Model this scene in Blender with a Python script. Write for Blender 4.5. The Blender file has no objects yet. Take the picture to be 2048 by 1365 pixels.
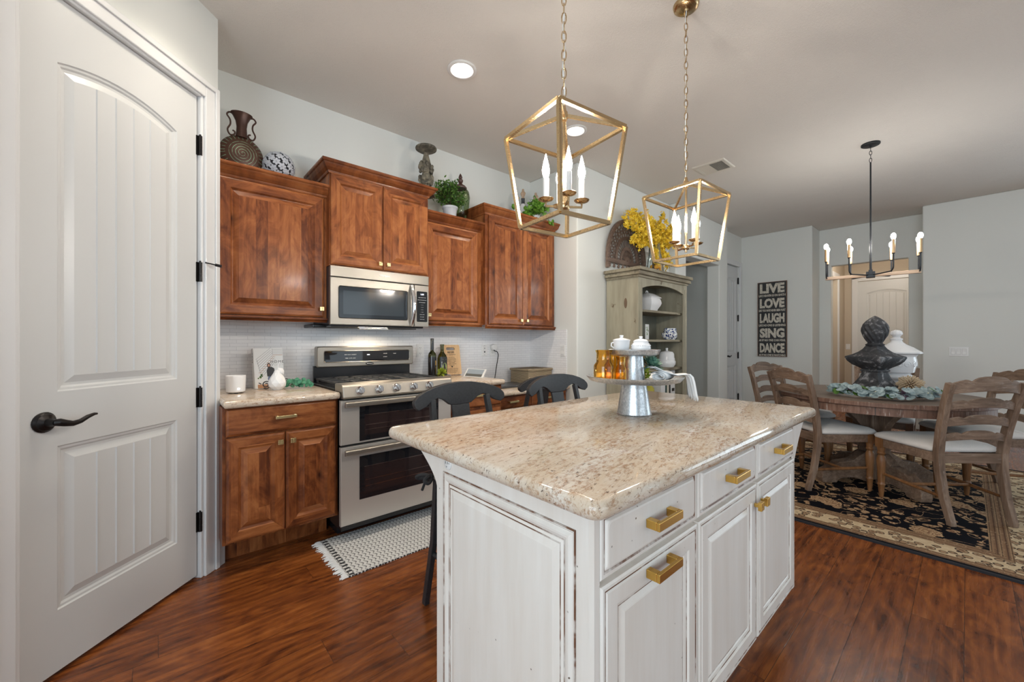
import bpy, bmesh, math, random
from mathutils import Vector, Matrix, Euler
random.seed(7)
sc = bpy.context.scene
col = sc.collection
PI = math.pi
R = math.radians

# ---------------------------------------------------------------- camera
cd = bpy.data.cameras.new('camera'); cam = bpy.data.objects.new('camera', cd); col.objects.link(cam)
cd.sensor_width = 36.0; cd.lens = 36.0*806.0/2048.0; cd.clip_start = 0.02; cd.clip_end = 60
cam.location = (0, 0, 1.22); cam.rotation_euler = (R(90), 0, R(48.5-90))
sc.camera = cam
# ---------------------------------------------------------------- world, exposure
w = bpy.data.worlds.new('world'); sc.world = w; w.use_nodes = True
bg = w.node_tree.nodes['Background']; bg.inputs[0].default_value = (0.85, 0.93, 1.0, 1); bg.inputs[1].default_value = 0.35
sc.view_settings.view_transform = 'Standard'; sc.view_settings.look = 'None'
sc.view_settings.exposure = 0.14; sc.view_settings.gamma = 1.0
sc.view_settings.use_curve_mapping = False
try:
    sc.cycles.use_denoising = True; sc.cycles.max_bounces = 10; sc.cycles.diffuse_bounces = 6
    sc.cycles.glossy_bounces = 5; sc.cycles.transmission_bounces = 8; sc.cycles.sample_clamp_indirect = 6.0
    sc.cycles.caustics_reflective = False; sc.cycles.caustics_refractive = False
except Exception:
    pass
# daylight through the windows of the room behind the camera and beside the dining area
def window_light(name, loc, rot, sx, sy, power, colr):
    l = bpy.data.lights.new(name, 'AREA'); l.shape = 'RECTANGLE'; l.size = sx; l.size_y = sy
    l.energy = power; l.color = colr
    o = bpy.data.objects.new(name, l); col.objects.link(o); o.location = loc; o.rotation_euler = rot
    return o
DAY = (0.74, 0.89, 1.0)
window_light('daylight_left', (-2.45, -1.3, 1.45), (R(90), 0, R(-90)), 3.2, 2.0, 124, DAY)
window_light('daylight_rear', (2.0, -4.75, 1.35), (R(90), 0, 0), 4.4, 2.2, 42, DAY)
window_light('daylight_right', (7.25, -2.6, 1.35), (R(90), 0, R(90)), 2.6, 2.0, 60, DAY)

# ---------------------------------------------------------------- node helper
class NT:
    def __init__(s, name):
        s.m = bpy.data.materials.new(name); s.m.use_nodes = True
        s.t = s.m.node_tree; s.t.nodes.clear()
        s.out = s.t.nodes.new('ShaderNodeOutputMaterial')
        s.b = s.t.nodes.new('ShaderNodeBsdfPrincipled'); s.t.links.new(s.b.outputs[0], s.out.inputs[0])
    def set(s, sock, v):
        if v is None: return
        if isinstance(v, bpy.types.NodeSocket): s.t.links.new(v, sock)
        else:
            if isinstance(v, tuple) and len(v) == 3 and sock.type == 'RGBA': v = v + (1,)
            sock.default_value = v
    def n(s, t, ins=None, **kw):
        nd = s.t.nodes.new('ShaderNode'+t)
        for k, v in kw.items(): setattr(nd, k, v)
        for k, v in (ins or {}).items(): s.set(nd.inputs[k], v)
        return nd
    def P(s, **kw):
        names = dict(base='Base Color', rough='Roughness', metal='Metallic', spec='Specular IOR Level', coat='Coat Weight',
                     coatr='Coat Roughness', trans='Transmission Weight', ior='IOR', em='Emission Color', es='Emission Strength',
                     normal='Normal', alpha='Alpha', sheen='Sheen Weight', aniso='Anisotropic')
        for k, v in kw.items(): s.set(s.b.inputs[names[k]], v)
        return s.m
    def obj(s): return s.n('TexCoord').outputs['Object']
    def rnd(s): return s.n('ObjectInfo').outputs['Random']
    def map(s, vec, scale=(1, 1, 1), loc=(0, 0, 0), rot=(0, 0, 0)):
        return s.n('Mapping', {'Vector': vec, 'Scale': scale, 'Location': loc, 'Rotation': rot}).outputs[0]
    def noise(s, vec, scale=5, detail=3, rough=.5, dist=0, out='Fac'):
        return s.n('TexNoise', {'Vector': vec, 'Scale': scale, 'Detail': detail, 'Roughness': rough, 'Distortion': dist}).outputs[out]
    def vor(s, vec, scale=5, feature='F1', out='Distance', rnd=1.0):
        return s.n('TexVoronoi', {'Vector': vec, 'Scale': scale, 'Randomness': rnd}, feature=feature).outputs[out]
    def wn(s, v, dim='1D'):
        nd = s.n('TexWhiteNoise', noise_dimensions=dim)
        s.set(nd.inputs['W' if dim == '1D' else 'Vector'], v); return nd.outputs['Value']
    def ramp(s, fac, stops, interp='LINEAR'):
        nd = s.n('ValToRGB', {'Fac': fac}); cr = nd.color_ramp; cr.interpolation = interp
        while len(cr.elements) < len(stops): cr.elements.new(0.5)
        for e, (p, c) in zip(cr.elements, stops):
            e.position = p; e.color = (c, c, c, 1) if not isinstance(c, tuple) else c + (1,)
        return nd.outputs[0]
    def mix(s, fac, a, b, mode='MIX'):
        nd = s.n('MixRGB', {'Fac': fac, 'Color1': a, 'Color2': b}, blend_type=mode); return nd.outputs[0]
    def math(s, op, a, b=None, c=None):
        nd = s.n('Math', operation=op); s.set(nd.inputs[0], a)
        if b is not None: s.set(nd.inputs[1], b)
        if c is not None: s.set(nd.inputs[2], c)
        return nd.outputs[0]
    def vmath(s, op, a, b=None):
        nd = s.n('VectorMath', operation=op); s.set(nd.inputs[0], a)
        if b is not None: s.set(nd.inputs[1], b)
        return nd.outputs[0]
    def xyz(s, v):
        o = s.n('SeparateXYZ', {0: v}).outputs; return o[0], o[1], o[2]
    def comb(s, x, y, z): return s.n('CombineXYZ', {0: x, 1: y, 2: z}).outputs[0]
    def bump(s, h, strength=.2, dist=.01):
        return s.n('Bump', {'Height': h, 'Strength': strength, 'Distance': dist}).outputs[0]
    def rcoord(s, amt=37.0):
        v = s.obj(); r = s.math('MULTIPLY', s.rnd(), amt)
        return s.vmath('ADD', v, s.comb(r, s.math('MULTIPLY', r, 1.7), s.math('MULTIPLY', r, 2.3)))

def lin(r, g, b):
    f = lambda c: (c/255/12.92) if c/255 <= .04045 else ((c/255+.055)/1.055)**2.4
    return (f(r), f(g), f(b))
def plain(name, rgb, rough=.5, metal=0.0, **kw):
    t = NT(name); return t.P(base=rgb, rough=rough, metal=metal, **kw)
M = {}
# ---------------------------------------------------------------- materials: room
def paint(name, rgb, bump_s, scale=60, rough=.75):
    t = NT(name); v = t.obj()
    h = t.noise(v, scale, 3, .6)
    return t.P(base=rgb, rough=rough, spec=.3, normal=t.bump(h, bump_s, .004))
M['wall'] = paint('wall_paint', (.69, .705, .68), .12)
M['wall_beige'] = paint('hall_wall_paint', (.52, .45, .36), .12)
def ceiling_m():
    t = NT('ceiling_texture'); v = t.obj()
    a = t.noise(t.map(v, (1, 1.6, 1)), 34, 4, .6, 2.5); b = t.noise(v, 7, 2)
    h = t.math('MULTIPLY', t.ramp(a, [(.42, 0.0), (.62, 1.0)]), t.ramp(b, [(.3, .15), (.7, 1.0)]))
    return t.P(base=(.70, .675, .635), rough=.85, spec=.2, normal=t.bump(h, .35, .006))
M['ceiling'] = ceiling_m()
M['trim'] = plain('white_trim_paint', (.66, .67, .68), .32)
M['door_white'] = plain('white_door_paint', (.58, .595, .60), .35)
def floor_m():
    t = NT('laminate_floor'); v = t.obj(); x, y, z = t.xyz(v)
    W, L = .158, 1.22
    row = t.math('FLOOR', t.math('DIVIDE', t.math('ADD', y, 20.047), W))
    xo = t.math('ADD', t.math('ADD', x, 20), t.math('MULTIPLY', t.wn(row), L))
    brd = t.math('FLOOR', t.math('DIVIDE', xo, L))
    idv = t.comb(row, brd, 3.0); r1 = t.wn(idv, '3D'); r2 = t.wn(t.vmath('ADD', idv, (7.3, 1.1, .4)), '3D')
    off = t.comb(t.math('MULTIPLY', r1, 50), t.math('MULTIPLY', r2, 50), 0)
    g = t.vmath('ADD', v, off)
    lf = t.noise(t.map(g, (1.2, 3.6, 1)), 1.9, 4, .58, 3.4)
    gr = t.noise(t.map(g, (2.0, 42, 1)), 1.0, 4, .62, .8)
    ring = t.n('TexWave', {'Vector': t.map(g, (.9, 5.0, 1)), 'Scale': 1.6, 'Distortion': 7.0, 'Detail': 3.0, 'Detail Scale': 1.2}, bands_direction='Y').outputs['Fac']
    f = t.math('ADD', t.math('ADD', t.math('MULTIPLY', lf, .66), t.math('MULTIPLY', gr, .24)), t.math('MULTIPLY', ring, .08))
    f = t.math('ADD', f, t.math('MULTIPLY', t.math('SUBTRACT', r1, .5), .07))
    c = t.ramp(f, [(.30, lin(66, 30, 14)), (.42, lin(104, 54, 24)), (.52, lin(128, 70, 31)), (.62, lin(148, 85, 39)), (.75, lin(164, 102, 54))])
    fy = t.math('FRACT', t.math('DIVIDE', t.math('ADD', y, 20.047), W)); fx = t.math('FRACT', t.math('DIVIDE', xo, L))
    sy = t.math('MINIMUM', fy, t.math('SUBTRACT', 1, fy)); sx = t.math('MINIMUM', fx, t.math('SUBTRACT', 1, fx))
    seam = t.math('MINIMUM', t.math('DIVIDE', sy, .011), t.math('DIVIDE', sx, .0014))
    sm = t.math('MINIMUM', seam, 1.0)
    c = t.mix(sm, lin(40, 17, 8), c)
    return t.P(base=c, rough=t.math('ADD', .2, t.math('MULTIPLY', gr, .14)), spec=.5, normal=t.bump(t.math('ADD', t.math('MULTIPLY', sm, .8), t.math('MULTIPLY', gr, .2)), .12, .002))
M['floor'] = floor_m()
def tile_m():
    t = NT('backsplash_tile'); v = t.obj(); x, y, z = t.xyz(v)
    u = t.math('ADD', x, y)
    br = t.n('TexBrick', {'Vector': t.comb(u, z, 0), 'Color1': (.80, .80, .81, 1), 'Color2': (.76, .76, .775, 1), 'Mortar': (.58, .58, .60, 1),
                          'Scale': 1.0, 'Mortar Size': .0012, 'Mortar Smooth': .2, 'Brick Width': .098, 'Row Height': .0235})
    br.offset = .37
    return t.P(base=br.outputs['Color'], rough=.22, normal=t.bump(t.math('SUBTRACT', 1, br.outputs['Fac']), .25, .002))
M['tile'] = tile_m()
# ---------------------------------------------------------------- materials: wood, stone
def alder(name, ax):
    """knotty stained alder; ax = grain axis (0 x, 2 z)"""
    t = NT(name); v = t.rcoord(); x, y, z = t.xyz(v)
    along, across = (z, t.math('ADD', x, y)) if ax == 2 else (x, t.math('ADD', z, y))
    wv = t.comb(across, along, 0)
    st = t.math('FLOOR', t.math('DIVIDE', across, .062)); seg = t.math('FLOOR', t.math('ADD', t.math('DIVIDE', along, 2.6), t.wn(st)))
    tone = t.wn(t.comb(st, seg, 1.0), '3D')
    wv2 = t.vmath('ADD', wv, t.comb(t.math('MULTIPLY', tone, 9), t.math('MULTIPLY', tone, 5), 0))
    gr = t.noise(t.map(wv2, (70, 3.0, 1)), 1.0, 4, .6, .6)
    bl = t.noise(t.map(wv2, (8, 3.6, 1)), 1.0, 4, .62, 2.4)
    k = t.vor(t.map(wv2, (7.5, 4.2, 1)), 1.0)
    knot = t.ramp(k, [(.02, 0.0), (.09, .45), (.24, 1.0)])
    f = t.math('ADD', t.math('ADD', t.math('MULTIPLY', gr, .30), t.math('MULTIPLY', bl, .62)), t.math('MULTIPLY', tone, .20))
    c = t.ramp(f, [(.28, lin(58, 28, 15)), (.43, lin(98, 51, 26)), (.56, lin(130, 74, 39)), (.72, lin(160, 100, 58))])
    c = t.mix(knot, lin(46, 20, 11), c)
    return t.P(base=c, rough=.32, spec=.28, coat=.07, coatr=.12)
M['ald_v'] = alder('alder_vertical_grain', 2); M['ald_h'] = alder('alder_horizontal_grain', 0)
def granite(name, tint):
    t = NT(name); v = t.obj()
    vv = t.map(v, (1, 1, 1), rot=(0, 0, R(-14)))
    a = t.noise(t.map(vv, (.9, 2.6, 2.6)), 2.2, 5, .62, .8)
    b = t.noise(t.map(vv, (22, 52, 52)), 1.6, 5, .75, .4)
    d = t.noise(t.map(vv, (30, 62, 62)), 1.5, 3, .6)
    e = t.noise(t.map(vv, (34, 70, 70), (5, 3, 1)), 1.6, 4, .7, .5)
    base = t.ramp(a, [(.32, lin(214, 208, 200)), (.46, lin(200, 184, 165)), (.58, lin(206, 194, 180)), (.72, lin(220, 217, 212))])
    br = t.ramp(t.math('ADD', b, t.math('MULTIPLY', t.math('SUBTRACT', a, .5), -.45)), [(.52, 0.0), (.68, .75)])
    vn = t.noise(t.map(vv, (1.1, 7.5, 7.5)), 1.5, 5, .7, 1.2); vs_ = t.ramp(t.math('ABSOLUTE', t.math('SUBTRACT', vn, .5)), [(.0, .55), (.022, 0.0)])
    base = t.mix(t.math('MULTIPLY', vs_, t.ramp(b, [(.4, 0.0), (.55, 1.0)])), base, lin(128, 92, 66))
    c = t.mix(br, base, lin(156, 116, 82))
    dk = t.ramp(t.math('ADD', e, t.math('MULTIPLY', t.math('SUBTRACT', b, .5), .2)), [(.61, 0.0), (.66, .85)])
    c = t.mix(dk, c, lin(78, 60, 52))
    wh = t.ramp(d, [(.62, 0.0), (.72, .6)]); c = t.mix(wh, c, lin(225, 222, 216))
    c = t.mix(1.0, c, tint, 'MULTIPLY')
    return t.P(base=c, rough=.06, spec=.5)
M['granite'] = granite('granite_cream', (1.0, .985, .96)); 
# ---------------------------------------------------------------- materials: metal etc.
def brushed(name, rgb, rough=.27, ax=0):
    t = NT(name); v = t.rcoord(); s = (2, 240, 240) if ax == 0 else (240, 240, 2)
    n_ = t.noise(t.map(v, s), 1.0, 2)
    return t.P(base=rgb, metal=.86 if 'steel' in name else 1.0, rough=t.math('ADD', rough-.06, t.math('MULTIPLY', n_, .12)), normal=t.bump(n_, .03, .001))
M['steel'] = brushed('stainless_steel', lin(160, 154, 145), .36)
M['steel_dark'] = plain('dark_steel', (.06, .06, .065), .35, .6)
M['steel_range'] = brushed('range_stainless_steel', lin(206, 200, 192), .36); M['steel_range'].node_tree.nodes['Principled BSDF'].inputs['Metallic'].default_value = .62
M['chrome'] = plain('polished_steel', (.7, .7, .72), .12, 1.0)
M['black'] = plain('black_enamel', (.012, .012, .014), .25)
M['black_glass'] = plain('black_oven_glass', (.010, .010, .012), .03, spec=.6)
M['mw_glass'] = plain('smoked_microwave_glass', (.035, .045, .055), .10, spec=.6)
M['iron'] = plain('cast_iron', (.028, .029, .032), .5)
M['gold'] = brushed('brushed_gold', (.66, .40, .10), .30)
M['gold_pale'] = brushed('pale_brass', (.72, .58, .30), .28)
M['brass'] = brushed('antique_brass', (.56, .40, .22), .26)
M['bronze'] = plain('oil_rubbed_bronze', (.022, .020, .020), .34, .7)
M['white_plastic'] = plain('white_plastic', (.74, .74, .73), .35)
M['grey_slot'] = plain('dark_slot', (.03, .03, .03), .6)
def galv():
    t = NT('galvanised_metal'); v = t.rcoord()
    k = t.vor(t.map(v, (1, 1, .7)), 230, out='Color'); kk = t.n('RGBToBW', {0: k}).outputs[0]; n_ = t.noise(v, 30, 3)
    f = t.math('ADD', t.math('MULTIPLY', kk, .5), t.math('MULTIPLY', n_, .5))
    return t.P(base=t.ramp(f, [(.25, lin(172, 178, 184)), (.55, lin(200, 204, 208)), (.8, lin(224, 227, 230))]), metal=.9, rough=t.ramp(f, [(.2, .42), (.8, .26)]))
M['galv'] = galv()
def island_paint():
    t = NT('antiqued_cream_paint'); v = t.rcoord()
    n_ = t.noise(t.map(v, (18, 18, 2)), 1.0, 4, .6); sp = t.vor(v, 26, out='Distance'); big = t.noise(v, 1.7, 2)
    c = t.ramp(n_, [(.3, (.70, .645, .585)), (.7, (.77, .735, .69))])
    fl = t.math('MULTIPLY', t.ramp(sp, [(.045, 1.0), (.07, 0.0)]), t.ramp(big, [(.52, 0.0), (.60, 1.0)]))
    return t.P(base=t.mix(fl, c, lin(92, 76, 64)), rough=.36, spec=.4)
M['cream'] = island_paint()
def glaze_m():
    t = NT('brown_glaze_line'); v = t.rcoord(); n_ = t.noise(t.map(v, (9, 9, 9)), 1.0, 4, .7)
    return t.P(base=t.ramp(n_, [(.38, (.60, .56, .52)), (.52, lin(112, 78, 58)), (.7, lin(84, 54, 38))]), rough=.45)
M['glaze'] = glaze_m()
def stoolp():
    t = NT('worn_black_paint'); v = t.rcoord(); n_ = t.noise(v, 90, 4, .7)
    return t.P(base=t.ramp(n_, [(.3, (.016, .017, .019)), (.72, (.03, .031, .034)), (.78, (.10, .10, .10))]), rough=.42)
M['stool'] = stoolp()
def oldwood(name, ax, c0, c1, c2, white=.35, rough=.55):
    t = NT(name); v = t.rcoord(); s = [26, 26, 26]; s[ax] = 2.2
    g = t.noise(t.map(v, tuple(s)), 1.6, 5, .65, .8); b = t.noise(v, 4, 3); s2 = [70, 70, 70]; s2[ax] = 9
    wsh = t.noise(t.map(v, tuple(s2)), 1.0, 3, .7)
    c = t.ramp(t.math('ADD', t.math('MULTIPLY', g, .6), t.math('MULTIPLY', b, .4)), [(.32, c0), (.5, c1), (.68, c2)])
    c = t.mix(t.math('MULTIPLY', t.ramp(wsh, [(.60, 0.0), (.70, 1.0)]), white), c, lin(170, 160, 152))
    return t.P(base=c, rough=rough, spec=.35)
OW = (lin(80, 64, 52), lin(118, 96, 80), lin(148, 126, 108))
M['ow_z'] = oldwood('weathered_wood_upright', 2, *OW); M['ow_x'] = oldwood('weathered_wood_rail', 0, *OW)
M['ow_top'] = oldwood('weathered_table_top', 1, lin(76, 62, 52), lin(106, 90, 78), lin(128, 112, 98), .2)
M['ow_edge'] = oldwood('whitewashed_table_edge', 2, lin(76, 54, 44), lin(112, 84, 70), lin(136, 108, 94), .75)
M['ow_leg'] = oldwood('turned_leg_wood', 2, lin(84, 54, 32), lin(120, 82, 50), lin(140, 100, 66), .12, .4)
def linen():
    t = NT('linen_seat'); v = t.obj(); n_ = t.noise(v, 420, 2)
    return t.P(base=t.ramp(n_, [(.3, (.58, .55, .52)), (.7, (.69, .66, .63))]), rough=.9, sheen=.2, normal=t.bump(n_, .15, .001))
M['linen'] = linen()
def emis(name, rgb, s):
    t = NT(name); return t.P(base=(.9, .9, .9), em=rgb, es=s, rough=.4)
M['bulb'] = emis('lit_bulb_warm', (1.0, .91, .80), 430.0); M['bulb_cool'] = emis('lit_bulb_white', (1.0, .95, .88), 185.0)
M['downlight'] = emis('lit_downlight', (1.0, .90, .76), 26.0)
M['candle'] = plain('white_candle_sleeve', (.82, .80, .76), .5)
M['ceramic'] = plain('white_glazed_ceramic', (.80, .80, .81), .12, spec=.55)
M['ceramic_m'] = plain('white_matte_ceramic', (.78, .78, .79), .45)
M['pot'] = plain('pale_grey_glazed_pot', (.50, .52, .55), .2)
def thin_glass(name, rgb, rough=.03):
    t = NT(name); t.t.nodes.remove(t.b)
    tr = t.n('BsdfTransparent', {'Color': rgb}); gl = t.n('BsdfGlossy', {'Color': (1.0, 1.0, 1.0), 'Roughness': rough}); lw = t.n('LayerWeight', {'Blend': .22})
    mx = t.n('MixShader', {0: t.math('ADD', t.math('MULTIPLY', lw.outputs['Fresnel'], .75), .03)})
    t.t.links.new(tr.outputs[0], mx.inputs[1]); t.t.links.new(gl.outputs[0], mx.inputs[2]); t.t.links.new(mx.outputs[0], t.out.inputs[0])
    return t.m
def glassm(name, rgb, rough=.02, ior=1.45):
    t = NT(name); return t.P(base=rgb, rough=rough, trans=1.0, ior=ior)
M['amber'] = thin_glass('amber_glass', (.985, .80, .36)); M['clear'] = thin_glass('clear_glass', (.95, .97, .96))
M['green_glass'] = glassm('dark_green_bottle_glass', (.10, .11, .02)); M['sage_glass'] = thin_glass('sage_green_glass', (.55, .64, .44), .08)
def leaf(name, a, b, rough=.5):
    t = NT(name); v = t.obj(); n_ = t.noise(v, 45, 2)
    return t.P(base=t.ramp(n_, [(.35, a), (.65, b)]), rough=rough, spec=.3)
M['leaf'] = leaf('boxwood_leaf', lin(34, 66, 24), lin(86, 122, 50)); M['leaf_light'] = leaf('bright_fern_leaf', lin(66, 112, 30), lin(120, 164, 62))
M['euca'] = leaf('eucalyptus_leaf', lin(112, 132, 136), lin(160, 176, 178)); M['euca_g'] = leaf('green_eucalyptus_leaf', lin(36, 96, 74), lin(82, 146, 112))
M['succ'] = leaf('succulent_leaf', lin(70, 112, 100), lin(128, 166, 140)); M['succ_y'] = leaf('yellow_green_leaf', lin(120, 140, 40), lin(170, 176, 60))
M['plum'] = leaf('plum_succulent', lin(84, 66, 82), lin(134, 112, 126)); M['forsythia'] = leaf('yellow_blossom', lin(226, 186, 30), lin(250, 222, 84))
M['twig'] = plain('brown_twig', lin(84, 66, 48), .7); M['lemon'] = plain('lemon_peel', lin(240, 172, 22), .4)
M['white_cloth'] = plain('white_cotton', (.80, .80, .80), .9)
def hutchm():
    t = NT('distressed_sage_paint'); v = t.rcoord(); n_ = t.noise(t.map(v, (16, 16, 2.2)), 1.0, 4, .6); e = t.noise(v, 5, 4, .7)
    c = t.ramp(n_, [(.3, lin(138, 132, 114)), (.7, lin(164, 158, 138))])
    return t.P(base=t.mix(t.ramp(e, [(.66, 0.0), (.70, 1.0)]), c, lin(104, 90, 70)), rough=.6)
M['hutch'] = hutchm(); M['hutch_dark'] = oldwood('distressed_sage_edge', 0, lin(90, 78, 62), lin(140, 132, 112), lin(166, 158, 138), .1)
M['hutch_in'] = plain('hutch_interior_paint', lin(126, 126, 114), .6)
def stone(name, a, b, c):
    t = NT(name); v = t.rcoord(); n_ = t.noise(v, 16, 5, .7, .6)
    return t.P(base=t.ramp(n_, [(.38, a), (.55, b), (.64, c)]), rough=.7, normal=t.bump(n_, .3, .004))
M['finial'] = stone('weathered_black_stone', (.022, .023, .027), (.05, .051, .056), lin(140, 140, 142))
M['grey_stone'] = stone('aged_grey_stone', lin(66, 62, 54), lin(112, 106, 92), lin(140, 132, 112))
def bronze_vase():
    t = NT('bronze_verdigris'); v = t.obj(); x, y, z = t.xyz(v); zz = z
    r = t.math('SQRT', t.math('ADD', t.math('POWER', x, 2), t.math('POWER', zz, 2)))
    n_ = t.noise(v, 40, 3); a = t.math('ARCTAN2', zz, x)
    sp = t.math('FRACT', t.math('ADD', t.math('MULTIPLY', r, 62), t.math('ADD', t.math('DIVIDE', a, 6.2832), t.math('MULTIPLY', n_, .3))))
    ring = t.math('MULTIPLY', t.ramp(sp, [(.78, 0.0), (.86, 1.0)]), t.ramp(r, [(.076, 1.0), (.080, 0.0)]))
    ray = t.math('MULTIPLY', t.ramp(t.math('FRACT', t.math('MULTIPLY', t.math('ADD', a, t.math('MULTIPLY', n_, .08)), 4.4)), [(.80, 0.0), (.86, 1.0)]), t.math('MULTIPLY', t.ramp(r, [(.086, 0.0), (.09, 1.0)]), t.ramp(r, [(.124, 1.0), (.128, 0.0)])))
    g = t.math('MULTIPLY', t.math('MAXIMUM', ring, ray), t.ramp(n_, [(.34, .1), (.5, 1.0)]))
    return t.P(base=t.mix(g, lin(78, 50, 38), lin(126, 156, 128)), rough=.42, metal=.25)
M['bronze_vase'] = bronze_vase()
M['jute'] = None
def jute():
    t = NT('woven_seagrass'); v = t.obj(); x, y, z = t.xyz(v)
    wv = t.n('TexWave', {'Vector': v, 'Scale': 26.0, 'Distortion': 2.0, 'Detail': 2.0}, bands_direction='Z').outputs['Fac']
    return t.P(base=t.ramp(wv, [(.1, lin(96, 82, 62)), (.7, lin(164, 148, 122))]), rough=.85, normal=t.bump(wv, .5, .004))
M['jute'] = jute()
M['maple'] = oldwood('light_maple', 2, lin(206, 166, 120), lin(222, 184, 138), lin(232, 198, 152), 0.0, .5)
M['ink'] = plain('dark_ink', (.03, .025, .02), .6); M['page'] = plain('white_card', (.74, .74, .73), .55)
M['screen'] = None
def runner():
    t = NT('black_white_runner'); v = t.obj(); x, y, z = t.xyz(v)
    zz = t.math('MULTIPLY', t.math('PINGPONG', t.math('MULTIPLY', y, 1.0), .021), .62)
    f = t.math('FRACT', t.math('DIVIDE', t.math('ADD', x, zz), .0235))
    gap = t.math('FRACT', t.math('ADD', t.math('DIVIDE', y, .042), .12))
    line = t.math('MULTIPLY', t.ramp(f, [(.22, 1.0), (.27, 0.0)], 'LINEAR'), t.ramp(gap, [(.40, 1.0), (.44, .55)]))
    hh = t.noise(v, 240, 2)
    edge = t.ramp(t.math('ABSOLUTE', t.math('SUBTRACT', x, -.60)), [(.012, 1.0), (.016, 0.0)])
    dash = t.ramp(t.math('FRACT', t.math('DIVIDE', y, .034)), [(.45, 1.0), (.5, 0.0)])
    line = t.math('MAXIMUM', line, t.math('MULTIPLY', edge, dash))
    side = t.math('MULTIPLY', t.math('GREATER_THAN', t.math('ABSOLUTE', y), .243), t.math('GREATER_THAN', t.math('FRACT', t.math('DIVIDE', x, .018)), .5))
    line = t.math('MAXIMUM', line, side)
    return t.P(base=t.mix(line, (.66, .655, .64), (.02, .02, .022)), rough=.95, normal=t.bump(t.math('ADD', hh, t.math('MULTIPLY', line, -.6)), .5, .004))
M['runner'] = runner()
def rug():
    t = NT('oriental_rug_pile'); v = t.obj(); x, y, z = t.xyz(v)
    HX, HY = 1.375, 1.0                      # half size; border measured inwards
    dx = t.math('SUBTRACT', HX, t.math('ABSOLUTE', x)); dy = t.math('SUBTRACT', HY, t.math('ABSOLUTE', y)); d = t.math('MINIMUM', dx, dy)
    nz = t.noise(v, 26, 4, .65); fine = t.noise(v, 130, 3)

    f1 = t.vor(v, 4.6); f2 = t.vor(t.map(v, (1, 1, 1), (.37, .21, 0)), 14)
    vein = t.math('ABSOLUTE', t.math('SUBTRACT', t.noise(v, 4.5, 2, .5, 1.2), .5))
    e1 = t.math('ADD', f1, t.math('MULTIPLY', t.math('SUBTRACT', nz, .5), .38)); e2 = t.math('ADD', f2, t.math('MULTIPLY', t.math('SUBTRACT', nz, .5), .5))
    flo = t.math('MAXIMUM', t.ramp(e1, [(.33, 1.0), (.35, 0.0)]), t.math('MAXIMUM', t.ramp(e2, [(.30, 1.0), (.33, 0.0)]), t.ramp(vein, [(.008, 1.0), (.014, 0.0)])))
    inner = t.ramp(t.math('FRACT', t.math('MULTIPLY', e1, 11)), [(.0, lin(120, 92, 68)), (.3, lin(198, 168, 132)), (.7, lin(170, 138, 104)), (.95, lin(110, 70, 56))])
    fieldc = t.mix(flo, lin(13, 13, 20), inner)
    b2 = t.vor(t.map(v, (1, 1, 1), (.6, .13, 0)), 21); be = t.math('ADD', b2, t.math('MULTIPLY', t.math('SUBTRACT', nz, .5), .5))
    bordc = t.ramp(be, [(.14, lin(110, 84, 66)), (.22, lin(168, 140, 110)), (.37, lin(150, 124, 98)), (.40, lin(66, 54, 46)), (.47, lin(84, 70, 58)), (.51, lin(206, 186, 154)), (.8, lin(196, 174, 142))])
    stripe = t.ramp(t.math('FRACT', t.math('MULTIPLY', d, 26)), [(.0, lin(128, 98, 74)), (.42, lin(150, 120, 92)), (.50, lin(50, 36, 32)), (.58, lin(168, 138, 106)), (.96, lin(86, 62, 50))])
    dots = t.ramp(t.vor(v, 58), [(.20, 1.0), (.28, 0.0)]); stripe = t.mix(t.math('MULTIPLY', dots, .7), stripe, t.mix(t.math('GREATER_THAN', nz, .5), lin(70, 52, 44), lin(196, 170, 136)))
    c = t.mix(t.math('GREATER_THAN', d, .335), t.mix(t.math('GREATER_THAN', d, .245), bordc, stripe), fieldc)
    c = t.mix(t.math('GREATER_THAN', d, .085), stripe, c)
    c = t.mix(t.math('GREATER_THAN', d, .028), lin(14, 14, 20), c)
    c = t.mix(t.math('MULTIPLY', fine, .35), c, t.mix(1.0, c, (.45, .42, .4), 'MULTIPLY'))
    return t.P(base=c, rough=.98, spec=.1, normal=t.bump(fine, .4, .004))
M['rug'] = rug(); M['rug_edge'] = plain('rug_binding', (.012, .012, .016), .9)
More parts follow.
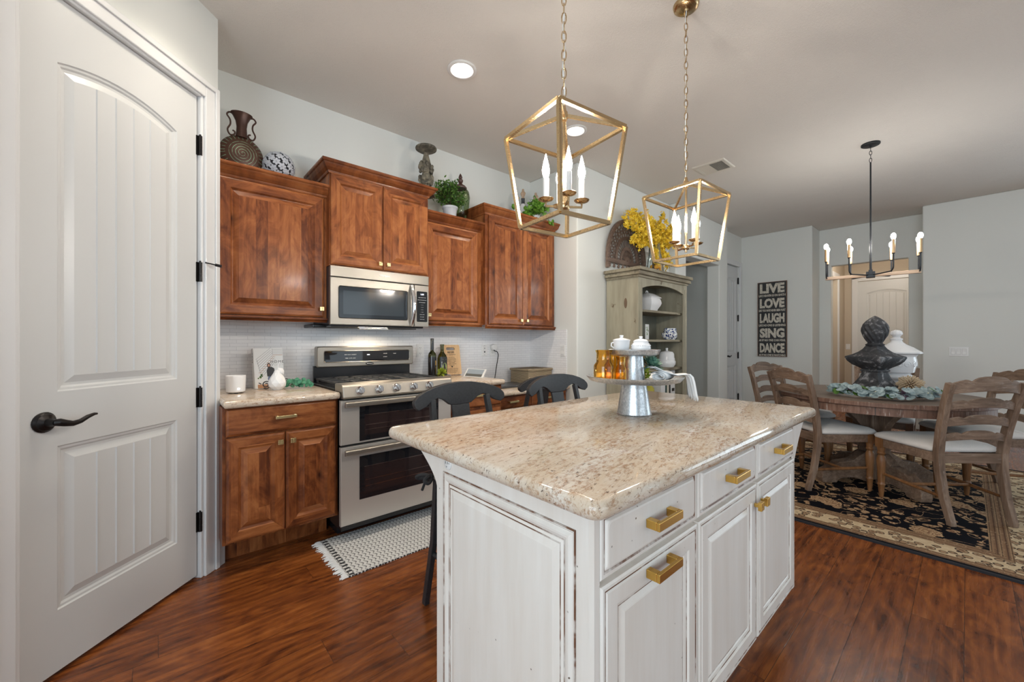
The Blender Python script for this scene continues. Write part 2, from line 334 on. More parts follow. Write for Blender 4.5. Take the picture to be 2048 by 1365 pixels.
# ---------------------------------------------------------------- mesh helpers
FR = {}
class MB:
    def __init__(s): s.v = []; s.f = []; s.mi = []; s.sm = []
    def add(s, vs, fs, mi=0, sm=False, mat=None):
        o = len(s.v)
        s.v += [tuple(mat @ Vector(p)) if mat is not None else tuple(p) for p in vs]
        for f in fs: s.f.append([o+i for i in f]); s.mi.append(mi); s.sm.append(sm)
        return s
    def box(s, x0, y0, z0, x1, y1, z1, mi=0, mat=None):
        vs = [(x, y, z) for z in (z0, z1) for y in (y0, y1) for x in (x0, x1)]
        return s.add(vs, [(0, 2, 3, 1), (4, 5, 7, 6), (0, 1, 5, 4), (2, 6, 7, 3), (0, 4, 6, 2), (1, 3, 7, 5)], mi, False, mat)
    def prism(s, poly, d0, d1, fn, mi=0, sm=False, mat=None):
        """poly in (u,v); extruded from d0 to d1; fn(u,v,d)->xyz"""
        n = len(poly); vs = [fn(u, v, d0) for u, v in poly]+[fn(u, v, d1) for u, v in poly]
        s.add(vs, [list(range(n))[::-1], list(range(n, 2*n))], mi, False, mat)
        o = len(s.v)-2*n
        for i in range(n):
            j = (i+1) % n; s.f.append([o+i, o+j, o+n+j, o+n+i]); s.mi.append(mi); s.sm.append(sm)
        return s
    def lathe(s, prof, c=(0, 0, 0), seg=24, mi=0, mat=None, sx=1, sy=1, a0=0, a1=2*PI, flute=None, sm=True):
        vs = []; n = len(prof); full = abs(a1-a0-2*PI) < 1e-6; m = seg if full else seg+1
        for k in range(m):
            a = a0+(a1-a0)*k/seg
            for i, (r, z) in enumerate(prof):
                q = r*(flute(a, z, i) if flute else 1)
                vs.append((c[0]+q*sx*math.cos(a), c[1]+q*sy*math.sin(a), c[2]+z))
        fs = []
        for k in range(seg):
            k2 = (k+1) % m
            for i in range(n-1): fs.append((k*n+i, k2*n+i, k2*n+i+1, k*n+i+1))
        if full:
            if prof[0][0] > 1e-5: fs.append([k*n for k in range(m)][::-1])
            if prof[-1][0] > 1e-5: fs.append([k*n+n-1 for k in range(m)])
        return s.add(vs, fs, mi, sm, mat)
    def tube(s, path, r, seg=8, closed=False, mi=0, mat=None, sx=1.0, cap=True):
        P_ = [Vector(p) for p in path]; n = len(P_); rs = r if isinstance(r, (list, tuple)) else [r]*n
        T_ = []
        for i in range(n):
            a = P_[i-1] if (i > 0 or closed) else P_[i]; b = P_[(i+1) % n] if (i < n-1 or closed) else P_[i]
            T_.append((b-a).normalized())
        up = Vector((0, 0, 1)) if abs(T_[0].z) < .9 else Vector((1, 0, 0))
        nn = (up-T_[0]*up.dot(T_[0])).normalized(); vs = []
        for i in range(n):
            nn = nn-T_[i]*nn.dot(T_[i]); nn = nn.normalized() if nn.length > 1e-6 else T_[i].orthogonal().normalized()
            bb = T_[i].cross(nn)
            for k in range(seg):
                a = 2*PI*k/seg+PI/seg; vs.append(P_[i]+(nn*math.cos(a)*sx+bb*math.sin(a))*rs[i])
        fs = []
        for i in range(n if closed else n-1):
            j = (i+1) % n
            for k in range(seg): fs.append((i*seg+k, i*seg+(k+1) % seg, j*seg+(k+1) % seg, j*seg+k))
        if not closed and cap: fs += [list(range(seg))[::-1], [(n-1)*seg+k for k in range(seg)]]
        return s.add(vs, fs, mi, seg > 5, mat)
    def ball(s, c, r, su=14, sv=8, mi=0, sc_=(1, 1, 1), mat=None):
        prof = [(r*math.sin(PI*i/sv)*1.0, -r*math.cos(PI*i/sv)*sc_[2]) for i in range(sv+1)]
        prof[0] = (0, prof[0][1]); prof[-1] = (0, prof[-1][1])
        return s.lathe(prof, c, su, mi, mat, sc_[0], sc_[1])
    def loops(s, rings, mis, fn, fill=True, fillmi=0):
        """rings: list of [(u,v,d)...] with equal counts; mis: per band function(k)->mat index or int"""
        n = len(rings[0]); o = len(s.v)
        for r in rings: s.v += [tuple(fn(*p)) for p in r]
        for b in range(len(rings)-1):
            for k in range(n):
                k2 = (k+1) % n; m_ = mis[b]; m_ = m_(k) if callable(m_) else m_
                s.f.append([o+b*n+k, o+b*n+k2, o+(b+1)*n+k2, o+(b+1)*n+k]); s.mi.append(m_); s.sm.append(False)
        if fill: s.f.append([o+(len(rings)-1)*n+k for k in range(n)]); s.mi.append(fillmi); s.sm.append(False)
        return s
    def build(s, name, mats, parent=None, bevel=0.0, ang=40, bseg=2, sub=0, solid=0, loc=None, recalc=True):
        me = bpy.data.meshes.new(name); vs = [Vector(p) for p in s.v]
        lo = Vector([min(p[i] for p in vs) for i in range(3)]); hi = Vector([max(p[i] for p in vs) for i in range(3)])
        c = Vector(loc) if loc else (lo+hi)/2
        if parent is None and not loc: c.z = lo.z
        me.from_pydata([p-c for p in vs], [], s.f)
        for m in (mats if isinstance(mats, (list, tuple)) else [mats]): me.materials.append(m)
        for p, i, sm in zip(me.polygons, s.mi, s.sm): p.material_index = i; p.use_smooth = sm
        if recalc:
            bm = bmesh.new(); bm.from_mesh(me); bmesh.ops.recalc_face_normals(bm, faces=bm.faces); bm.to_mesh(me); bm.free()
        if any(s.sm): me.set_sharp_from_angle(angle=R(ang))
        me.validate()
        o = bpy.data.objects.new(name, me); col.objects.link(o)
        o.location = c-(FR[parent] if parent else Vector((0, 0, 0))); FR[o] = c
        if parent: o.parent = parent
        if bevel:
            b = o.modifiers.new('bevel', 'BEVEL'); b.width = bevel; b.segments = bseg; b.limit_method = 'ANGLE'; b.angle_limit = R(35); b.harden_normals = False
        if sub:
            b = o.modifiers.new('sub', 'SUBSURF'); b.levels = sub; b.render_levels = sub
        if solid:
            b = o.modifiers.new('solid', 'SOLIDIFY'); b.thickness = solid
        return o
def smooth(pts, n=5):
    P_ = [Vector(p) for p in pts]; out = []
    for i in range(len(P_)-1):
        a, b, c, d = P_[max(i-1, 0)], P_[i], P_[i+1], P_[min(i+2, len(P_)-1)]
        for k in range(n):
            q = k/n; out.append(.5*((2*b)+(c-a)*q+(2*a-5*b+4*c-d)*q*q+(3*b-a-3*c+d)*q**3))
    return out+[P_[-1]]
def tag(o, label, cat, group=None, kind=None):
    if label: o['label'] = label
    if cat: o['category'] = cat
    if group: o['group'] = group
    if kind: o['kind'] = kind
    return o
def T(name, label, cat, loc=(0, 0, 0), rz=None, group=None):
    """an Empty at the base of a thing; rz=None: parts are given in room coordinates, else in its own coordinates"""
    o = bpy.data.objects.new(name, None); col.objects.link(o); o.location = loc; o.empty_display_size = .05
    if rz is None: FR[o] = Vector(loc)
    else: FR[o] = Vector((0, 0, 0)); o.rotation_euler = (0, 0, rz)
    return tag(o, label, cat, group)
def copy_tree(o, parent=None):
    c = o.copy(); col.objects.link(c)
    if parent: c.parent = parent
    FR[c] = FR.get(o, Vector())
    for ch in [x for x in bpy.data.objects if x.parent == o]: copy_tree(ch, c)
    return c
def struct(mb, name, mats, parent=None, **k):
    o = mb.build(name, mats, parent, **k)
    if not parent: o['kind'] = 'structure'
    return o
def B(*a, mi=0): return MB().box(*a, mi)
def text(name, s_, size, mat, parent, loc, rot, ext=.0006, align='CENTER', sx=1.0, font_shear=0, part=True, space=1.0, bold=0.0):
    """raised lettering as a mesh part; loc in the coordinates of the parent's parts"""
    cu = bpy.data.curves.new('lettering', 'FONT'); cu.body = s_; cu.size = size; cu.extrude = ext; cu.align_x = align; cu.align_y = 'CENTER'
    cu.space_character = space; cu.offset = bold; cu.resolution_u = 3
    tmp = bpy.data.objects.new('tmp_text', cu); col.objects.link(tmp)
    dg = bpy.context.evaluated_depsgraph_get(); dg.update()
    me = bpy.data.meshes.new_from_object(tmp.evaluated_get(dg)); bpy.data.objects.remove(tmp)
    me.transform(Matrix.Diagonal((sx, 1, 1, 1))); me.name = 'lettering'
    me.materials.clear(); me.materials.append(mat)
    o = bpy.data.objects.new(name, me); col.objects.link(o); o.parent = parent
    o.location = Vector(loc)-FR[parent]; o.rotation_euler = rot; FR[o] = Vector(loc)
    return o
FACE_S = (R(90), 0, 0)            # lettering facing -Y
FACE_W = (R(90), 0, R(-90))       # lettering facing -X
def rect(u0, v0, u1, v1, ins, d): return [(u0+ins, v0+ins, d), (u1-ins, v0+ins, d), (u1-ins, v1-ins, d), (u0+ins, v1-ins, d)]

# ---------------------------------------------------------------- room shell
ZC = 2.965
struct(B(-2.6, -4.9, -.06, 11.2, 3.3, 0), 'floor', M['floor'])
struct(B(-2.6, -4.9, ZC, 11.2, 3.5, ZC+.08), 'ceiling', M['ceiling'])
struct(B(.10, 3.187, 0, 3.08, 3.30, ZC), 'wall_back', M['wall'])
struct(B(3.08, 2.52, 0, 4.915, 3.30, ZC), 'wall_hutch', M['wall'], bevel=.012)
# protruding framed passage right of the hutch
mb = MB()
mb.prism([(4.915, 0), (5.205, 0), (5.205, 2.345), (6.265, 2.345), (6.265, 0), (6.575, 0), (6.575, ZC), (4.915, ZC)], 2.44, 2.62, lambda u, v, d: (u, d, v))
struct(mb, 'wall_passage', M['wall'], bevel=.012)
mb = MB(); mb.box(4.915, 2.62, 0, 4.95, 3.45, ZC); mb.box(4.95, 3.40, 0, 6.8, 3.48, ZC); mb.box(6.72, 2.62, 0, 6.8, 3.40, ZC)
struct(mb, 'wall_passage_rear', M['wall'])
mb = MB(); mb.box(6.575, 2.53, 0, 6.70, 2.66, ZC); mb.box(6.70, 2.53, 2.46, 7.30, 2.66, ZC); mb.box(7.30, 2.53, 0, 7.41, 2.66, ZC)
struct(mb, 'wall_closet', M['wall'])
struct(B(7.41, 1.55, 0, 7.86, 2.66, ZC), 'wall_sign', M['wall'], bevel=.012)
mb = MB(); mb.prism([(.38, 0), (.545, 0), (.545, 2.385), (1.405, 2.385), (1.405, 0), (1.56, 0), (1.56, ZC), (.38, ZC)], 7.86, 7.98, lambda u, v, d: (d, u, v))
struct(mb, 'wall_hall_opening', M['wall'], bevel=.01)
struct(B(7.42, -4.9, 0, 7.86, .385, ZC), 'wall_dining', M['wall'], bevel=.012)
# hallway beyond the opening
mb = MB(); mb.box(10.9, .2, 0, 11.0, 2.0, ZC); struct(mb, 'wall_hall_end', M['wall_beige'])
mb = MB(); mb.box(7.98, 1.72, 0, 9.4, 1.80, ZC); mb.box(9.4, 1.72, 2.46, 10.2, 1.80, ZC); mb.box(10.2, 1.72, 0, 10.9, 1.80, ZC)
struct(mb, 'wall_hall_left', M['wall_beige'])
struct(B(7.98, .30, 0, 10.9, .38, ZC), 'wall_hall_right', M['wall_beige'])
mb = MB(); mb.box(9.3, 1.70, 0, 9.4, 1.722, 2.56); mb.box(10.2, 1.70, 0, 10.3, 1.722, 2.56); mb.box(9.4, 1.70, 2.46, 10.2, 1.722, 2.56)
struct(mb, 'trim_1', M['trim'], bevel=.004)
mb = MB(); mb.box(9.4, 1.79, 0, 10.2, 1.83, 2.46)
struct(mb, 'door_4', M['door_white'])
# walls beside and behind the camera, with their windows
struct(B(-2.6, -4.9, 0, -2.5, 1.0, ZC), 'wall_left', M['wall'])
struct(B(-2.6, -4.9, 0, 7.5, -4.8, ZC), 'wall_rear', M['wall'])
def window_frame(name, fn, wd, h):
    mb = MB(); t_ = .07
    for u in (-wd/2-t_, wd/2): mb.box(*[c for p in (fn(u, 0, 0), fn(u+t_, h, .03)) for c in p])
    for v in (-t_, h): mb.box(*[c for p in (fn(-wd/2-t_, v, 0), fn(wd/2+t_, v+t_, .03)) for c in p])
    mb.box(*[c for p in (fn(-.025, 0, 0), fn(.025, h, .02)) for c in p])
    struct(mb, name, M['trim'])
window_frame('window_1', lambda u, v, d: (-2.5+d, -1.3+u, .45+v), 3.2, 2.0)
window_frame('window_2', lambda u, v, d: (2.0+u, -4.8+d, .25+v), 4.4, 2.2)
window_frame('window_3', lambda u, v, d: (7.42-d, -2.6+u, .35+v), 2.6, 2.0)

# pantry corner at 45 degrees: local u runs along the wall to the upper right, hinge side at u=0
PX, PY = .169, 2.611
pant = Matrix.Translation((PX, PY, 0)) @ Matrix.Rotation(R(45), 4, 'Z')
def PT(u, d, z): return pant @ Vector((u, -d, z))
mb = MB()
mb.box(.012, 0, 0, .12, .12, ZC, mat=pant); mb.box(-.73, 0, 2.485, .012, .12, ZC, mat=pant); mb.box(-2.4, 0, 0, -.73, .12, ZC, mat=pant)
struct(mb, 'wall_pantry', M['wall'])
struct(B(.10, 2.70, 0, .254, 3.19, ZC), 'wall_pantry_return', M['wall'])
struct(B(-2.6, .9, 0, -1.5, 1.02, ZC), 'wall_pantry_side', M['wall'])
mb = MB()
def casing(a, b, c, d):
    mb.box(a, -.018, b, c, 0, d, mat=pant)
casing(.020, 0, .106, 2.568); casing(-.825, 0, -.74, 2.568); casing(-.74, 2.485, .020, 2.568)
for (a, b, c, d) in ((.078, 0, .106, 2.568), (-.825, 0, -.797, 2.568), (-.797, 2.54, .078, 2.568)): mb.box(a, -.026, b, c, -.018, d, mat=pant)
mb.box(.004, -.006, 0, .020, .10, 2.485, mat=pant); mb.box(-.74, -.006, 0, -.722, .10, 2.485, mat=pant); mb.box(-.722, -.006, 2.476, .004, .10, 2.494, mat=pant)
mb.box(-.722, .045, 0, .004, .06, 2.476, mat=pant)
struct(mb, 'trim_2', M['trim'], bevel=.004)
# base block at the pantry corner
mb = MB(); mb.box(.106, -.016, 0, .150, .0, .135, mat=pant); mb.prism([(.106, .135), (.150, .135), (.128, .165), (.106, .165)], -.016, 0, lambda u, v, d: (u, d, v), mat=pant)
struct(mb, 'baseboard_pantry', M['trim'])
def baseboard(name, x0, y0, x1, y1):
    mb = MB(); mb.box(x0, y0, 0, x1, y1, .11); mb.box(x0+.004*(x1-x0 < .05), y0+.004*(y1-y0 < .05), .11, x1, y1, .14); struct(mb, name, M['trim'], bevel=.004)
baseboard('baseboard_dining', 7.404, -4.8, 7.42, .385); baseboard('baseboard_sign', 7.394, 1.55, 7.41, 2.53)
baseboard('baseboard_sign_end', 7.394, 1.534, 7.86, 1.55); baseboard('baseboard_hall', 7.844, 1.405, 7.86, 1.534)
baseboard('baseboard_dining_end', 7.404, .385, 7.86, .401); baseboard('baseboard_hall_end', 10.884, 1.60, 10.9, 1.72)
baseboard('baseboard_hutch', 3.08, 2.504, 4.915, 2.52); baseboard('baseboard_passage', 6.265, 2.424, 6.575, 2.44)
baseboard('baseboard_closet', 7.385, 2.514, 7.41, 2.53)

# panelled doors with an arched top panel and beaded boards
def arch_outline(u0, v0, u1, v1, rise, ins, n=14):
    a0, a1, b0 = u0+ins, u1-ins, v0+ins
    wd = (u1-u0)/2; pts = [(a0, b0), (a1, b0)]
    for i in range(n+1):
        u = a1+(a0-a1)*i/n; q = (u-(u0+u1)/2)/wd
        pts.append((u, v1-ins-rise*q*q if rise else v1-ins))
    return pts
def panel_door(name, fn, wd, z0, z1, parent=None, t=.035, n_bead=4):
    """fn(u,v,d): d outward; u from 0 to wd"""
    mb = MB(); n = 14; st = .112*wd/.716; zm0, zm1 = z0+.848*(z1-z0)/2.46*1.0, 0
    H = z1-z0; p2 = (z0+.222, z0+.822*H/2.46+.0); p1 = (z0+1.02*H/2.46, z1-.187)
    mid = (p2[1]+p1[0])/2
    for (v0, v1, o0, o1, rise) in ((p1[0], p1[1], mid, z1, .05*wd/.716), (p2[0], p2[1], z0, mid, 0.0)):
        out = []
        base = arch_outline(st, v0, wd-st, v1, rise, 0, n)
        for k, (u, v) in enumerate(base):
            if k == 0: out.append((0, o0))
            elif k == 1: out.append((wd, o0))
            else: out.append((wd*(1-(k-2)/n), o1))
        L = lambda ins, d: [(u, v, d) for u, v in arch_outline(st, v0, wd-st, v1, rise, ins, n)]
        rings = [[(u, v, -t) for u, v in out], [(u, v, 0) for u, v in out], L(0, 0), L(.005, -.005), L(.013, -.006), L(.020, -.011), L(.030, -.012), L(.056, -.003)]
        mb.loops(rings, [0]*8, fn)
        iu0, iu1 = st+.06, wd-st-.06
        for i in range(n_bead):
            u = iu0+(iu1-iu0)*(i+1)/(n_bead+1); q = (u-wd/2)/(wd/2-st)
            top = v1-.058-rise*q*q; b = .0035
            vs = [fn(u-b, v0+.06, -.0032), fn(u+b, v0+.06, -.0032), fn(u, v0+.06, .0008), fn(u-b, top, -.0032), fn(u+b, top, -.0032), fn(u, top, .0008)]
            mb.add(vs, [(0, 2, 1), (3, 4, 5), (0, 3, 5, 2), (1, 2, 5, 4), (0, 1, 4, 3)])
    o = mb.build(name, M['door_white'], parent)
    if parent is None: o['kind'] = 'structure'
    return o
def lever(parent, fn, u, v, s_=1, mat='bronze'):
    """rosette and curved lever; fn(u,v,d)"""
    C_ = Vector(fn(u, v, 0)); N_ = (Vector(fn(u, v, 1))-C_).normalized(); U_ = (Vector(fn(u+1, v, 0))-C_).normalized()
    m = Matrix((( U_.x, N_.cross(U_).x, N_.x, C_.x), (U_.y, N_.cross(U_).y, N_.y, C_.y), (U_.z, N_.cross(U_).z, N_.z, C_.z), (0, 0, 0, 1)))
    mb = MB(); mb.lathe([(0, 0), (.036, 0), (.0365, .004), (.033, .007), (.030, .009), (.029, .012), (.020, .016), (.014, .020), (.012, .05), (0, .05)], seg=24, mat=m)
    pts = [(0, 0, .045), (.006*s_, 0, .053), (.022*s_, -.006, .056), (.045*s_, -.012, .056), (.070*s_, -.008, .056), (.095*s_, .004, .055), (.118*s_, .010, .054), (.128*s_, .009, .053)]
    mb.tube(pts, [.012, .014, .0125, .010, .0085, .0075, .0055, .004], 10, mat=m)
    o = mb.build('door_handle', M[mat], parent); o['label'] = 'dark bronze lever handle'; return o
def hinge(parent, fn, u, v):
    mb = MB(); C_ = Vector(fn(u, v-.05, .012))
    mb.lathe([(.0085, 0), (.0085, .032), (.0075, .033), (.0085, .034), (.0085, .066), (.0075, .067), (.0085, .068), (.0085, .10), (.004, .101), (.006, .106), (0, .110)], tuple(C_), 10)
    a = [fn(u-.014, v-.05, .0), fn(u+.014, v-.05, .0), fn(u+.014, v+.05, .0), fn(u-.014, v+.05, .0)]; b = [fn(u-.014, v-.05, .004), fn(u+.014, v-.05, .004), fn(u+.014, v+.05, .004), fn(u-.014, v+.05, .004)]
    mb.add(a+b, [(0, 3, 2, 1), (4, 5, 6, 7), (0, 1, 5, 4), (1, 2, 6, 5), (2, 3, 7, 6), (3, 0, 4, 7)])
    mb.build('hinge', M['bronze'], parent)
pd_fn = lambda u, v, d: tuple(pant @ Vector((u-.716, -d+.012, v)))
d1 = panel_door('door_1', pd_fn, .712, .018, 2.472)
lever(d1, pd_fn, .070, .932)
for z in (.29, .93, 1.575, 2.225): hinge(d1, pd_fn, .722, z)
mb = MB(); a = Vector(PT(.012, .02, 1.625)); q = Vector(PT(.055, .075, 1.612)); mb.tube([a, a.lerp(q, .6)], .0035, 8); mb.tube([a.lerp(q, .6), q], .0075, 8)
mb.build('door_stop', M['bronze'], d1)
d2_fn = lambda u, v, d: (6.70+u, 2.548-d, v)
d2 = panel_door('door_2', d2_fn, .60, .01, 2.44, n_bead=3)
lever(d2, d2_fn, .065, .98)
for z in (.29, .98, 1.60, 2.22): hinge(d2, d2_fn, .592, z)
mb = MB(); mb.box(7.292, 2.505, 0, 7.372, 2.53, 2.53); mb.box(6.60, 2.505, 0, 6.70, 2.53, 2.53); mb.box(6.70, 2.505, 2.45, 7.292, 2.53, 2.53)
struct(mb, 'trim_3', M['trim'], bevel=.005)
d3_fn = lambda u, v, d: (10.88-d, 1.50-u, v)
d3 = panel_door('door_3', d3_fn, .86, .01, 2.44)
mb = MB(); mb.box(10.87, 1.50, 0, 10.9, 1.60, 2.55); mb.box(10.87, .54, 0, 10.9, .64, 2.55); mb.box(10.87, .64, 2.45, 10.9, 1.50, 2.55)
struct(mb, 'trim_4', M['trim'], bevel=.005)
# tiled backsplash: thin strip tiles set as one surface on each wall
struct(B(.254, 3.177, .90, 3.08, 3.187, 1.40), 'wall_backsplash', M['tile'])
struct(B(2.10, 3.178, .786, 3.08, 3.187, .90), 'wall_backsplash_desk', M['tile'])
struct(B(3.07, 2.652, .74, 3.08, 3.177, 1.335), 'wall_backsplash_return', M['tile'])
struct(B(.254, 2.70, .90, .262, 3.177, 1.36), 'wall_backsplash_pantry', M['tile'])
# hallway ceiling lamp light
l = bpy.data.lights.new('hall_lamp_light', 'POINT'); l.energy = 30; l.color = (1.0, .90, .78); l.shadow_soft_size = .12
o = bpy.data.objects.new('hall_lamp_light', l); col.objects.link(o); o.location = (9.2, 1.0, 2.7)
# ---------------------------------------------------------------- kitchen cabinets
WOOD = [M['ald_v'], M['ald_h']]
hv = lambda k: 1 if k % 2 == 0 else 0
def alder_door(name, x0, z0, x1, z1, y, parent, rail=.058):
    """raised-panel door facing -Y, front face at y"""
    fn = lambda u, v, d: (u, y-d, v)
    prof = [(0, -.02), (0, -.007), (.004, -.003), (.010, -.001), (.012, 0), (rail, 0), (rail+.004, -.004), (rail+.010, -.009), (rail+.014, -.010), (rail+.038, -.002), (rail+.041, -.0005)]
    mb = MB(); mb.loops([rect(x0, z0, x1, z1, i, d) for i, d in prof], [hv]*(len(prof)-2)+[hv], fn, fillmi=0)
    mb.add([fn(*p) for p in rect(x0, z0, x1, z1, 0, -.02)], [(0, 3, 2, 1)])
    return mb.build(name, WOOD, parent)
def alder_drawer(x0, z0, x1, z1, y, parent):
    fn = lambda u, v, d: (u, y-d, v)
    prof = [(0, -.02), (0, -.008), (.004, -.004), (.011, -.0015), (.013, 0)]
    mb = MB(); mb.loops([rect(x0, z0, x1, z1, i, d) for i, d in prof], [1]*4, fn, fillmi=1)
    mb.add([fn(*p) for p in rect(x0, z0, x1, z1, 0, -.02)], [(0, 3, 2, 1)], 1)
    return mb.build('drawer', WOOD, parent)
def sq_knob(parent, x, z, y, m='gold_pale', s_=.013, fn=None):
    fn = fn or (lambda u, v, d: (u, y-d, v))
    mb = MB(); pr = lambda a, b, c, d, e, f: mb.box(*fn(a, b, c), *fn(d, e, f))
    pr(x-.006, z-.006, 0, x+.006, z+.006, .014); pr(x-s_, z-s_, .014, x-.001, z+s_, .026); pr(x+.001, z-s_, .014, x+s_, z+s_, .026); pr(x-.001, z-s_, .014, x+.001, z+s_, .0245)
    o = mb.build('knob', M[m], parent, bevel=.0015); o['label'] = 'square brass knob'; return o
def bar_pull(parent, x, z, y, L=.125, m='gold_pale', dep=.030, th=.016, fn=None):
    fn = fn or (lambda u, v, d: (u, y-d, v))
    mb = MB(); pr = lambda a, b, c, d, e, f: mb.box(*fn(a, b, c), *fn(d, e, f))
    pr(x-L/2, z-th/2, 0, x-L/2+th*.9, z+th/2, dep-.008); pr(x+L/2-th*.9, z-th/2, 0, x+L/2, z+th/2, dep-.008)
    pr(x-L/2, z-th/2, dep-.008, x+L/2, z+th/2, dep)
    o = mb.build('handle', M[m], parent, bevel=.0012); o['label'] = 'square gold bar handle'; return o
CROWN = [(0, 0), (.007, 0), (.010, .007), (.012, .013), (.019, .018), (.031, .029), (.042, .045), (.047, .055), (.054, .057), (.058, .064), (.058, .075), (0, .075)]
def crown(parent, x0, x1, yf, z, left=False, right=False, yb=3.187):
    mb = MB(); n = len(CROWN); paths = []
    for d, h in CROWN:
        p = []
        if left: p += [(x0-d, yb, z+h)]
        p += [(x0-(d if left else 0), yf-d, z+h), (x1+(d if right else 0), yf-d, z+h)]
        if right: p += [(x1+d, yb, z+h)]
        paths.append(p)
    m = len(paths[0]); vs = [q for p in paths for q in p]; fs = []
    for i in range(n-1):
        for k in range(m-1): fs.append((i*m+k, i*m+k+1, (i+1)*m+k+1, (i+1)*m+k))
    fs += [[i*m for i in range(n)], [i*m+m-1 for i in range(n)][::-1]]
    mb.add(vs, fs); return mb.build('crown_moulding', M['ald_h'], parent)
def light_rail(parent, x0, x1, y, z0, z1):
    pr = [(0, z0), (.014, z0), (.016, z0+.006), (.012, z0+.010), (.020, z0+.014), (.026, z0+.020), (.026, z1-.004), (.022, z1), (0, z1)]
    mb = MB(); mb.prism(pr, x0, x1, lambda u, v, d: (d, y-u, v)); return mb.build('light_rail', M['ald_h'], parent)
def upper(label, x0, x1, yf, z0, ztop, doors, knobs, rail, cl, cr, name='wall_cabinet'):
    t = T(name, label, 'cabinet', ((x0+x1)/2, 3.03, z0), group='alder cabinets over the counter')
    mb = MB(); mb.box(x0, yf, z0, x1, 3.187, ztop); mb.build('body', M['ald_v'], t)
    for (a, b, c, d), kn in zip(doors, knobs):
        o = alder_door('door', a, b, c, d, yf-.02, t)
        if kn: sq_knob(o, kn[0], kn[1], yf-.02)
    crown(t, x0, x1, yf, ztop-.075, cl, cr)
    if rail: light_rail(t, x0-(0.0), x1, yf, rail, z0)
    return t
upper('knotty alder wall cabinet with one wide door beside the pantry wall', .254, .862, 2.86, 1.372, 2.255, [(.268, 1.377, .842, 2.176)], [(.822, 1.432)], 1.343, False, False)
upper('taller alder cabinet with two doors above the microwave', .862, 1.597, 2.80, 1.722, 2.412, [(.868, 1.730, 1.226, 2.334), (1.229, 1.730, 1.590, 2.334)], [(1.197, 1.768), (1.257, 1.768)], None, True, True)
upper('narrow lower alder cabinet under the green potted plant', 1.597, 2.163, 2.86, 1.378, 2.255, [(1.604, 1.383, 2.118, 2.172)], [(1.626, 1.428)], 1.343, False, False)
upper('tall alder cabinet with two doors beside the return wall', 2.163, 3.05, 2.80, 1.362, 2.408, [(2.196, 1.367, 2.600, 2.330), (2.604, 1.367, 3.012, 2.330)], [(2.566, 1.412), (2.640, 1.412)], 1.330, True, True)
# base cabinet left of the range
t = T('base_cabinet', 'alder base cabinet with one drawer over two doors under the white pear', 'cabinet', (.54, 2.86, 0))
mb = MB(); mb.box(.256, 2.53, .165, .826, 3.17, .872); mb.box(.256, 2.74, 0, .826, 3.17, .165); mb.build('body', M['ald_v'], t)
o = alder_drawer(.270, .724, .814, .886-.018, 2.51, t); bar_pull(o, .541, .803, 2.51, .104)
for a, b, k in ((.270, .540, .514), (.544, .814, .576)):
    o = alder_door('door', a, .176, b, .716, 2.51, t, .052); sq_knob(o, k, .666, 2.51)
# granite worktops
def slab(name, label, x0, y0, x1, y1, z0, z1, rc=.02, mat='granite', corners=(1, 1, 1, 1), edges=None):
    """corners: rounding of (x0y0, x1y0, x1y1, x0y1); full bullnose all round"""
    mb = MB(); h = (z1-z0)/2; zm = (z0+z1)/2; rings = []
    def outline(ins):
        pts = []
        for (cx, cy, a0, on) in ((x0, y0, 180, corners[0]), (x1, y0, 270, corners[1]), (x1, y1, 0, corners[2]), (x0, y1, 90, corners[3])):
            r = rc if on else .003; sx = 1 if cx == x0 else -1; sy = 1 if cy == y0 else -1
            ox, oy = cx+sx*max(r, .0), cy+sy*max(r, .0)
            for k in range(6):
                a = R(a0+90*k/5); rr = r-min(ins, r*.98)
                px, py = ox+rr*math.cos(a), oy+rr*math.sin(a)
                ex = max(0, ins-r*.98); pts.append((px+sx*ex, py+sy*ex))
        return pts
    for k in range(9):
        a = R(-90+180*k/8); ins = h*.72*(1-math.cos(a)); rings.append([(u, v, zm+h*math.sin(a)) for u, v in outline(ins)])
    mb.loops(rings, [0]*8, lambda u, v, d: (u, v, d)); mb.add(rings[0], [list(range(len(rings[0])))[::-1]])
    for i in range(len(mb.sm)-2): mb.sm[i] = True
    o = mb.build(name, M[mat], ang=60); return tag(o, label, 'worktop')
slab('granite_worktop', 'cream speckled granite worktop under the book and white pear', .256, 2.478, .830, 3.176, .874, .914, .012, corners=(0, 1, 0, 0))
slab('granite_worktop', 'granite worktop behind the black stools holding the oil bottles', 1.602, 2.45, 2.10, 3.176, .874, .914, .012, corners=(1, 1, 0, 0))
slab('desk_worktop', 'lower granite desk top with laptop in the kitchen corner', 2.102, 2.60, 3.07, 3.176, .747, .785, .012, corners=(0, 1, 0, 0))
t = T('base_cabinet', 'alder drawer cabinet beside the range behind the stools', 'cabinet', (1.82, 2.8, 0))
mb = MB(); mb.box(1.606, 2.50, .11, 2.095, 3.17, .872); mb.box(1.606, 2.62, 0, 2.095, 3.17, .11); mb.build('body', M['ald_v'], t)
for z0, z1 in ((.715, .860), (.43, .700), (.13, .415)):
    o = alder_drawer(1.62, z0, 2.08, z1, 2.48, t); bar_pull(o, 1.85, z1-.055, 2.48, .104)
t = T('desk_cabinet', 'alder desk drawer unit under the low granite top', 'cabinet', (2.56, 2.9, 0))
mb = MB(); mb.box(2.10, 2.66, .62, 3.066, 3.17, .745); mb.box(2.10, 2.72, 0, 2.14, 3.17, .62); mb.box(3.02, 2.72, 0, 3.066, 3.17, .62); mb.build('body', M['ald_h'], t)
